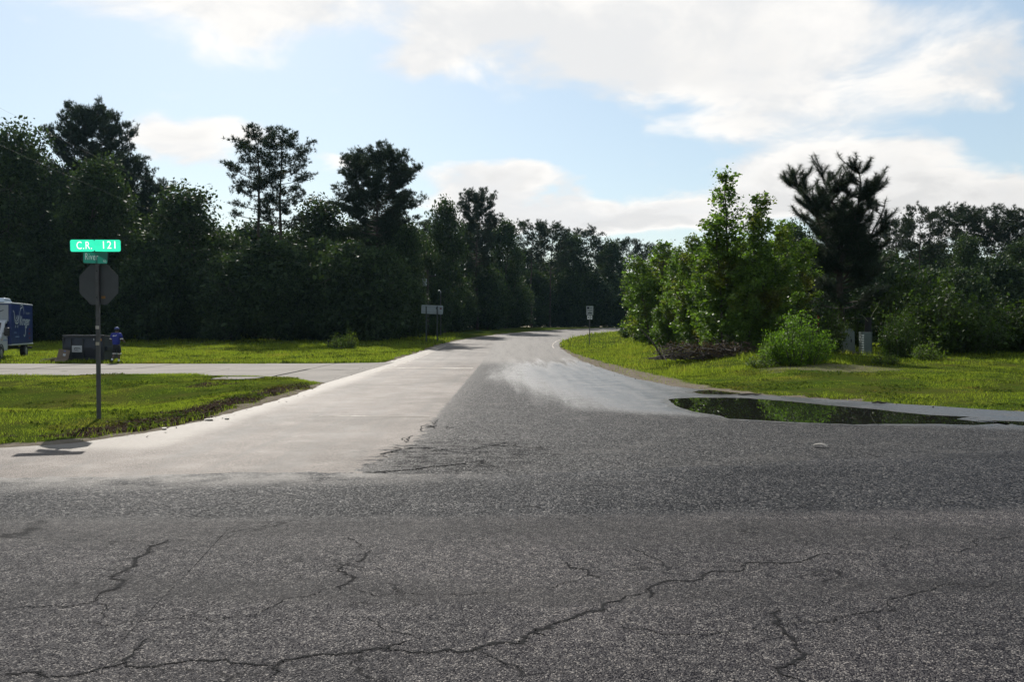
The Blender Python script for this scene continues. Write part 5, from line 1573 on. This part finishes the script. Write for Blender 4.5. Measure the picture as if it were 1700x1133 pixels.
# ------------------------------------------------------------------ person walking away along the drive edge
def skin_mesh(name, verts, edges, radii, sub=1, root=0):
    me = bpy.data.meshes.new(name); me.from_pydata(verts, edges, [])
    o = bpy.data.objects.new(name, me); C.objects.link(o)
    md = o.modifiers.new('skin', 'SKIN'); md.use_smooth_shade = True
    for i, r in enumerate(radii):
        sv = me.skin_vertices[0].data[i]
        sv.radius = (r, r) if np.isscalar(r) else r
        sv.use_root = (i == root)
    s = o.modifiers.new('sub', 'SUBSURF'); s.levels = sub; s.render_levels = sub
    bpy.context.view_layer.update()
    m2 = bpy.data.meshes.new_from_object(o.evaluated_get(bpy.context.evaluated_depsgraph_get()))
    bpy.data.objects.remove(o, do_unlink=True)
    for p in m2.polygons: p.use_smooth = True
    return m2
def person():
    g = gnd(193, 604)
    zt = EYE + (HZ - 543) / F * g.y - g.z
    s = zt / 1.80
    o = thing('person', 'person in a blue shirt, dark shorts and cap walking away beside the dumpster', 'person', (g.x, g.y, g.z - .0), R(-6))
    o.scale = (s, s, s)
    SK = mat('skin_dark', (.075, .042, .028), .5); SH = mat('shirt_blue', (.008, .020, .20), .75, var=.15, vscale=7, bump=.2); ST = mat('shorts_black', (.009, .010, .014), .8)
    WH = mat('white_trim', (.75, .76, .78), .6); CAP = mat('cap_blue', (.02, .045, .16), .7); SHOE = mat('shoe_dark', (.02, .02, .022), .6)
    V = []; E = []; Rr = []
    def add(p, r, par=None):
        V.append(p); Rr.append(r)
        if par is not None: E.append((par, len(V) - 1))
        return len(V) - 1
    pel = add((0, 0, .97), (.15, .11)); ab = add((0, -.01, 1.12), (.14, .10), pel); ch = add((0, .01, 1.34), (.165, .11), ab); ne = add((0, .03, 1.50), .06, ch)
    hd = add((0, .055, 1.60), .085, ne); add((0, .055, 1.70), .088, hd)
    for sd in (1, -1):
        sh = add((sd * .185, .01, 1.42), .065, ch)
        # arms bent, hands in front
        el = add((sd * .285, -.02 if sd > 0 else .02, 1.16), .045, sh)
        wr = add((sd * .29, .20, 1.08), .032, el); pa = add((sd * .265, .27, 1.06), (.040, .020), wr)
        for k, (dx, L) in enumerate(((-.030, .062), (-.010, .075), (.010, .078), (.030, .068))):
            f1 = add((sd * .26 + dx, .27 + L * .6, 1.045), .010, pa); add((sd * .255 + dx * .9, .27 + L, 1.015), .008, f1)
        th = add((sd * .235, .275, 1.085), .011, pa); add((sd * .225, .315, 1.08), .009, th)
        hip = add((sd * .095, 0, .90), .09, pel)
        if sd > 0: pts = [((.10, .10, .50), .058), ((.10, .06, .27), .050), ((.10, .03, .09), .036), ((.10, .14, .045), .035)]
        else: pts = [((-.085, -.02, .50), .058), ((-.085, -.15, .30), .048), ((-.085, -.26, .17), .034), ((-.085, -.20, .06), .034)]
        last = hip
        for p, r in pts: last = add(p, r, last)
    obj('body', skin_mesh('body', V, E, Rr, 1), SK, o)
    def part(nm, pts, edges, rad, m, sub=2): return obj(nm, skin_mesh(nm, pts, edges, rad, sub), m, o)
    shirt = part('shirt', [(0, 0, .88), (0, -.01, 1.05), (0, .01, 1.32), (0, .02, 1.46), (.20, .01, 1.43), (.27, 0, 1.24), (-.20, .01, 1.43), (-.27, .015, 1.24)],
         [(0, 1), (1, 2), (2, 3), (2, 4), (4, 5), (2, 6), (6, 7)], [(.205, .155), (.195, .14), (.205, .14), (.10, .08), (.095, .095), (.080, .085), (.095, .095), (.080, .085)], SH)
    for sd, y in ((1, 0), (-1, .015)):
        b = Buf(); b.tube([(sd * .273, y, 1.225), (sd * .281, y - .003, 1.19)], [.076, .072], 12); obj('sleeve_cuff', b.mesh('sleeve_cuff'), WH, shirt)
    b = Buf(); b.tube([(-.11, -.128, 1.36), (-.06, -.135, 1.33), (-.07, -.135, 1.39), (-.02, -.138, 1.34), (.0, -.138, 1.385), (.03, -.136, 1.34), (.07, -.132, 1.39), (.10, -.128, 1.37)], .012, 5); obj('shirt_print', b.mesh('shirt_print'), WH, shirt)
    sho = part('shorts', [(0, 0, .98), (0, 0, .88), (.105, .03, .74), (.105, .09, .52), (-.095, -.01, .74), (-.09, -.02, .52)], [(0, 1), (1, 2), (2, 3), (1, 4), (4, 5)],
         [(.17, .13), (.17, .13), .12, .098, .12, .098], ST)
    for p, q, sl in (((.105, .088, .505), (.105, .092, .475), 0), ((-.09, -.02, .505), (-.09, -.022, .475), 0)):
        b = Buf(); b.tube([p, q], [.100, .100], 14); obj('hem_stripe', b.mesh('hem_stripe'), WH, sho)
    for nm, p in (('sock', [((.10, .045, .21), .050), ((.10, .032, .10), .043)]), ('sock', [((-.085, -.21, .235), .047), ((-.085, -.255, .17), .041)])):
        b = Buf(); b.tube([p[0][0], p[1][0]], [p[0][1], p[1][1]], 10); obj(nm, b.mesh(nm), WH, o)
    part('shoe', [(.10, .0, .055), (.10, .10, .05), (.10, .19, .035)], [(0, 1), (1, 2)], [.05, .048, .036], SHOE)
    part('shoe', [(-.085, -.285, .16), (-.085, -.235, .085), (-.085, -.19, .035)], [(0, 1), (1, 2)], [.05, .048, .036], SHOE)
    bm = bmesh.new(); bmesh.ops.create_uvsphere(bm, u_segments=18, v_segments=10, radius=.112)
    bmesh.ops.delete(bm, geom=[v for v in bm.verts if v.co.z < -.005], context='VERTS')
    for v in bm.verts: v.co.y *= 1.1
    cap = obj('cap', bm_mesh('cap', bm, True), CAP, o, (0, .055, 1.685))
    prism('brim', [(-.075, .09), (.075, .09), (.06, .17), (0, .20), (-.06, .17)], 'z', -.004, .006, CAP, cap, 0)
    bm = bmesh.new(); bmesh.ops.create_uvsphere(bm, u_segments=16, v_segments=10, radius=.099)
    hair = obj('hair', bm_mesh('hair', bm, True), mat('hair_dark', (.01, .009, .008), .7), o, (0, .040, 1.665)); hair.scale = (1, 1, .95)
    for sd in (1, -1):
        bm = bmesh.new(); bmesh.ops.create_uvsphere(bm, u_segments=8, v_segments=6, radius=.026)
        e = obj('ear', bm_mesh('ear', bm, True), SK, o, (sd * .094, .055, 1.635)); e.scale = (.45, .7, 1.2)
person()

# ------------------------------------------------------------------ cabinets, posts and stakes on the right bank
def cabinets():
    GR = mat('cabinet_green', (.12, .15, .142), .4, .0, var=.12, vscale=4)
    g = gnd(1405, 587); k = g.y / F
    o = thing('utility_cabinet', 'rounded green utility cabinet half hidden by the bush', 'utility cabinet', (g.x, g.y, g.z), R(-20))
    h = 41 * k; w = 13.5 * k
    prism('housing', [(-w, 0), (-w * .95, h * .86), (-w * .62, h * .95), (-w * .1, h), (w * .5, h * .98), (w * .92, h * .86), (w * 1.05, 0)], 'y', 0, .5, GR, o, .03)
    prism('cap', [(-w * 1.0, h * .86), (-w * .66, h * .965), (-w * .1, h * 1.02), (w * .52, h * 1.0), (w * .97, h * .86), (w * .5, h * .97), (-w * .1, h * .985), (-w * .62, h * .93)], 'y', -.025, .525, GR, o, 0)
    boxo('pad', (-w * 1.5, w * 2.6, -.25, .75, -.05, .045), CONC, o, .01)
    boxo('latch', (w * .5, w * .62, -.02, 0, h * .45, h * .58), BOLT, o)
    g = gnd(1437, 590); k = g.y / F; h = 38 * k; r = 9.5 * k
    o = thing('vented_pedestal', 'green pedestal with a column of vent louvres down its left side', 'utility pedestal', (g.x, g.y, g.z))
    bm = bmesh.new()
    prism('housing', rrect(2 * r, 1.7 * r, r * .55), 'z', 0, h * .95, GR, o, 0)
    prism('lid', rrect(2.08 * r, 1.78 * r, r * .58), 'z', h * .953, h, GR, o, .008)
    AL = mat('louvre_alu', (.62, .64, .62), .25, .6)
    for i in range(8):
        z = h * (.10 + .105 * i)
        l = prism('louvre', [(-.10, 0), (.0, -.02), (.10, 0), (.06, .05), (-.06, .05)], 'z', 0, .055, AL if i % 1 == 0 else GR, o, .006); l.location = (-r * .92, -r * .62, z); l.rotation_euler = (0, 0, R(-35))
    boxo('base_plate', (-r * 1.3, r * 1.2, -r * 1.1, r, -.04, .03), mat('rail_alu', (.62, .66, .70), .35, .5), o, .01)
    p = at(1441, 586, g.y + 2.6); gz = float(H(p.x, p.y))
    o = thing('timber_post', 'short black timber post with a vine behind the vented pedestal', 'post', (p.x, p.y, gz))
    hh = at(1441, 527, p.y).z - gz
    cyl('stub', .16, .14, -.2, hh, mat('creosote', (.012, .011, .010), .8, var=.3), o, 12)
    b = Buf(); b.tube([(.05, -.1, hh - .1), (.22, -.1, hh + .25), (.42, -.12, hh + .55), (.50, -.1, hh + .8)], [.02, .016, .012, .005], 5)
    b.tube([(-.05, -.12, hh - .2), (-.3, -.1, hh + .1), (-.45, -.1, hh + .12)], [.016, .01, .005], 5)
    obj('vine_stem', b.mesh('vine_stem'), mat('vine_stem', (.16, .17, .09), .8), o)
    rs2 = np.random.RandomState(5); P = np.array([(.3, -.12, hh + .4)]) + rs2.normal(size=(60, 3)) * np.array([.25, .06, .28])
    v, q = leaf_quads(rs2, P, .12); obj('vine_leaves', mesh_np('vine_leaves', v, q), VINE, o)
    p = at(1358, 545, 41.5); gz = float(H(p.x, p.y)); hh = at(1358, 524, 41.5).z - gz
    o = thing('marker_stake', 'red marker stake standing in the leafy bush', 'marker', (p.x, p.y, gz))
    boxo('stake', (-.05, .05, -.02, .02, -.1, hh), mat('stake_red', (.38, .015, .012), .45), o, .008)
    boxo('reflector', (-.045, .045, -.026, -.021, hh - .22, hh - .08), mat('reflector_red', (.5, .03, .02), .25), o)
    g = gnd(545, 578); hh = 12 * g.y / F
    o = thing('short_post', 'short black post in the weeds beyond the concrete drive', 'post', (g.x, g.y, g.z))
    cyl('stub', .07, .06, -.1, hh, mat('creosote', (.012, .011, .010), .8), o, 10); boxo('cap', (-.08, .08, -.08, .08, hh, hh + .04), mat('creosote', (.012, .011, .010), .8), o, .01)
    g = gnd(640, 566)
    o = thing('meter_box', 'small white box on a stub post at the wood edge', 'utility box', (g.x, g.y, g.z))
    boxo('stub', (-.05, .05, -.05, .05, -.1, .5), GALV, o); boxo('housing', (-.2, .2, -.12, .12, .5, .95), mat('box_white', (.22, .24, .25), .5), o, .03); boxo('hood', (-.22, .22, -.14, .14, .95, 1.0), mat('box_white', (.22, .24, .25), .5), o, .01)
cabinets()

# ------------------------------------------------------------------ pipe headwall in the ditch, litter, sticks
def small_things():
    g = gnd(385, 633)
    o = thing('headwall', 'pale concrete culvert headwall in the ditch below the drive', 'headwall', (g.x, 28.9, float(H(g.x, 28.9)) + .03), R(-4))
    o.scale = (.55, .8, .6)
    prism('slab', [(-1.25, -.9), (-.9, -1.0), (.7, -.95), (1.3, -.4), (1.35, .2), (-.9, .15), (-1.3, -.3)], 'z', -.15, .06, CONC, o, .02)
    boxo('wall', (-1.3, 1.4, .18, .40, -.5, .08), CONC, o, .02)
    # scrap on the asphalt
    g = Vector(((1362 - 850) / F * 12.55, 12.55, .003))
    bm = bmesh.new(); n = 9; V = []
    for i in range(n + 1):
        u = i / n; z = .02 + .035 * math.sin(u * 2.6) ; V.append((bm.verts.new((-.10 + .2 * u, -.055 - .012 * u, z)), bm.verts.new((-.09 + .2 * u, .055 - .01 * u, z + .006))))
    for a, b in zip(V[:-1], V[1:]): bm.faces.new((a[0], b[0], b[1], a[1]))
    r = bmesh.ops.solidify(bm, geom=list(bm.faces), thickness=.010)
    o = obj('litter_scrap', bm_mesh('litter_scrap', bm), mat('scrap_white', (.36, .34, .31), .7, var=.15, vscale=15), None, g, (0, R(6), R(-28)))
    tag(o, 'curved pale scrap of packaging lying on the dark asphalt', 'litter')
    def stick(px, py, L, rz, lab):
        Y = EYE * F / (py - HZ); rs = np.random.RandomState(int(px))
        b = Buf(); pts = [((i / 5 - .5) * L, rs.normal(0, .02), .03 + rs.uniform(0, .02)) for i in range(6)]
        b.tube(pts, [.012, .022, .025, .022, .018, .008], 5)
        b.tube([pts[2], (pts[2][0] + .15 * L, .10, .05)], [.012, .005], 4)
        o = obj('fallen_stick', b.mesh('fallen_stick'), TWIG, None, ((px - 850) / F * Y, Y, 0.0), (0, 0, rz)); tag(o, lab, 'stick')
    stick(1245, 657.5, .62, .05, 'dark stick lying behind the left part of the long puddle')
    stick(1462, 671.5, .42, .2, 'dark stick lying at the grass edge right of centre of the puddle')
    # a few pale chips on the left shoulder
    for px, py, s in ((345, 699, .09), (272, 714, .06), (376, 697, .07), (900, 690, .0)):
        if s == 0: continue
        Y = EYE * F / (py - HZ); bm = bmesh.new(); bmesh.ops.create_icosphere(bm, subdivisions=1, radius=s)
        rs = random.Random(px)
        for v in bm.verts: v.co = Vector((v.co.x * 1.3, v.co.y * .8, v.co.z * .35)) * rs.uniform(.75, 1.2)
        o = obj('stone_chip', bm_mesh('stone_chip', bm), mat('chip_pale', (.5, .46, .4), .8), None, ((px - 850) / F * Y, Y, .02), (0, 0, px))
        tag(o, {345: 'largest pale stone chip on the left shoulder by the dark litter', 272: 'small pale stone chip nearest the sign post', 376: 'elongated pale stone chip farther along the left shoulder'}[px], 'stone', group='pale chips on the left shoulder')
    # leaf litter along the left shoulder: real scraps, uncountable
    rs = np.random.RandomState(3); n = 26000
    x = rs.uniform(-9.5, -5.4, n); y = rs.uniform(13, 26.5, n); e = edist(PAVED, x, y); s, l = soil_masks(x, y, e)
    k = rs.rand(n) < l * .9; x, y = x[k], y[k]
    P = np.stack([x, y, H(x, y) + rs.uniform(.015, .05, len(x))], 1); v, q = leaf_quads(rs, P, .06, .35, 2.0)
    o = obj('leaf_litter', mesh_np('leaf_litter', v, q), leafmat('litter_scraps', (.02, .014, .010), (.045, .031, .022), (.07, .05, .035), .1, .9, .1)); tag(o, 'dark leaf litter along the left shoulder', kind='stuff')
    n = 9000   # grit and chips scattered along both shoulders
    x = rs.uniform(-7.5, 12, n); y = rs.uniform(13, 46, n); e = edist(PAVED, x, y)
    k = np.abs(e + .05) < .45 * rs.rand(n); x, y = x[k], y[k]
    P = np.stack([x, y, base_h(y) + .012], 1); v, q = leaf_quads(rs, P, .035, .8, 3.0)
    o = obj('grit', mesh_np('grit', v, q), leafmat('grit_scraps', (.05, .042, .034), (.14, .12, .095), (.25, .22, .18), .0, .9, .2)); tag(o, 'grit and leaf scraps along the road edges', kind='stuff')
small_things()

# ------------------------------------------------------------------ haze volume added to lift the dark tones, in place of lens veil
def haze():
    m = bpy.data.materials.new('tone_lift_air'); m.use_nodes = True
    t = NT(m.node_tree); t.n.clear()
    out = t.node('ShaderNodeOutputMaterial'); v = t.node('ShaderNodeVolumePrincipled')
    v.inputs['Color'].default_value = (0.45, 0.75, 1.0, 1); v.inputs['Density'].default_value = HAZE; v.inputs['Anisotropy'].default_value = 0.3
    t.l.new(v.outputs[0], out.inputs['Volume'])
    bm = bmesh.new(); box(bm, -330, 330, -120, 330, -4.0, 36.0)
    o = obj('haze', bm_mesh('haze', bm), m); tag(o, 'thin added haze that lifts the dark tones', kind='stuff')
HAZE = 0.00007
haze()
print('objects', len(bpy.data.objects), 'tris', sum(len(m.polygons) for m in bpy.data.meshes))
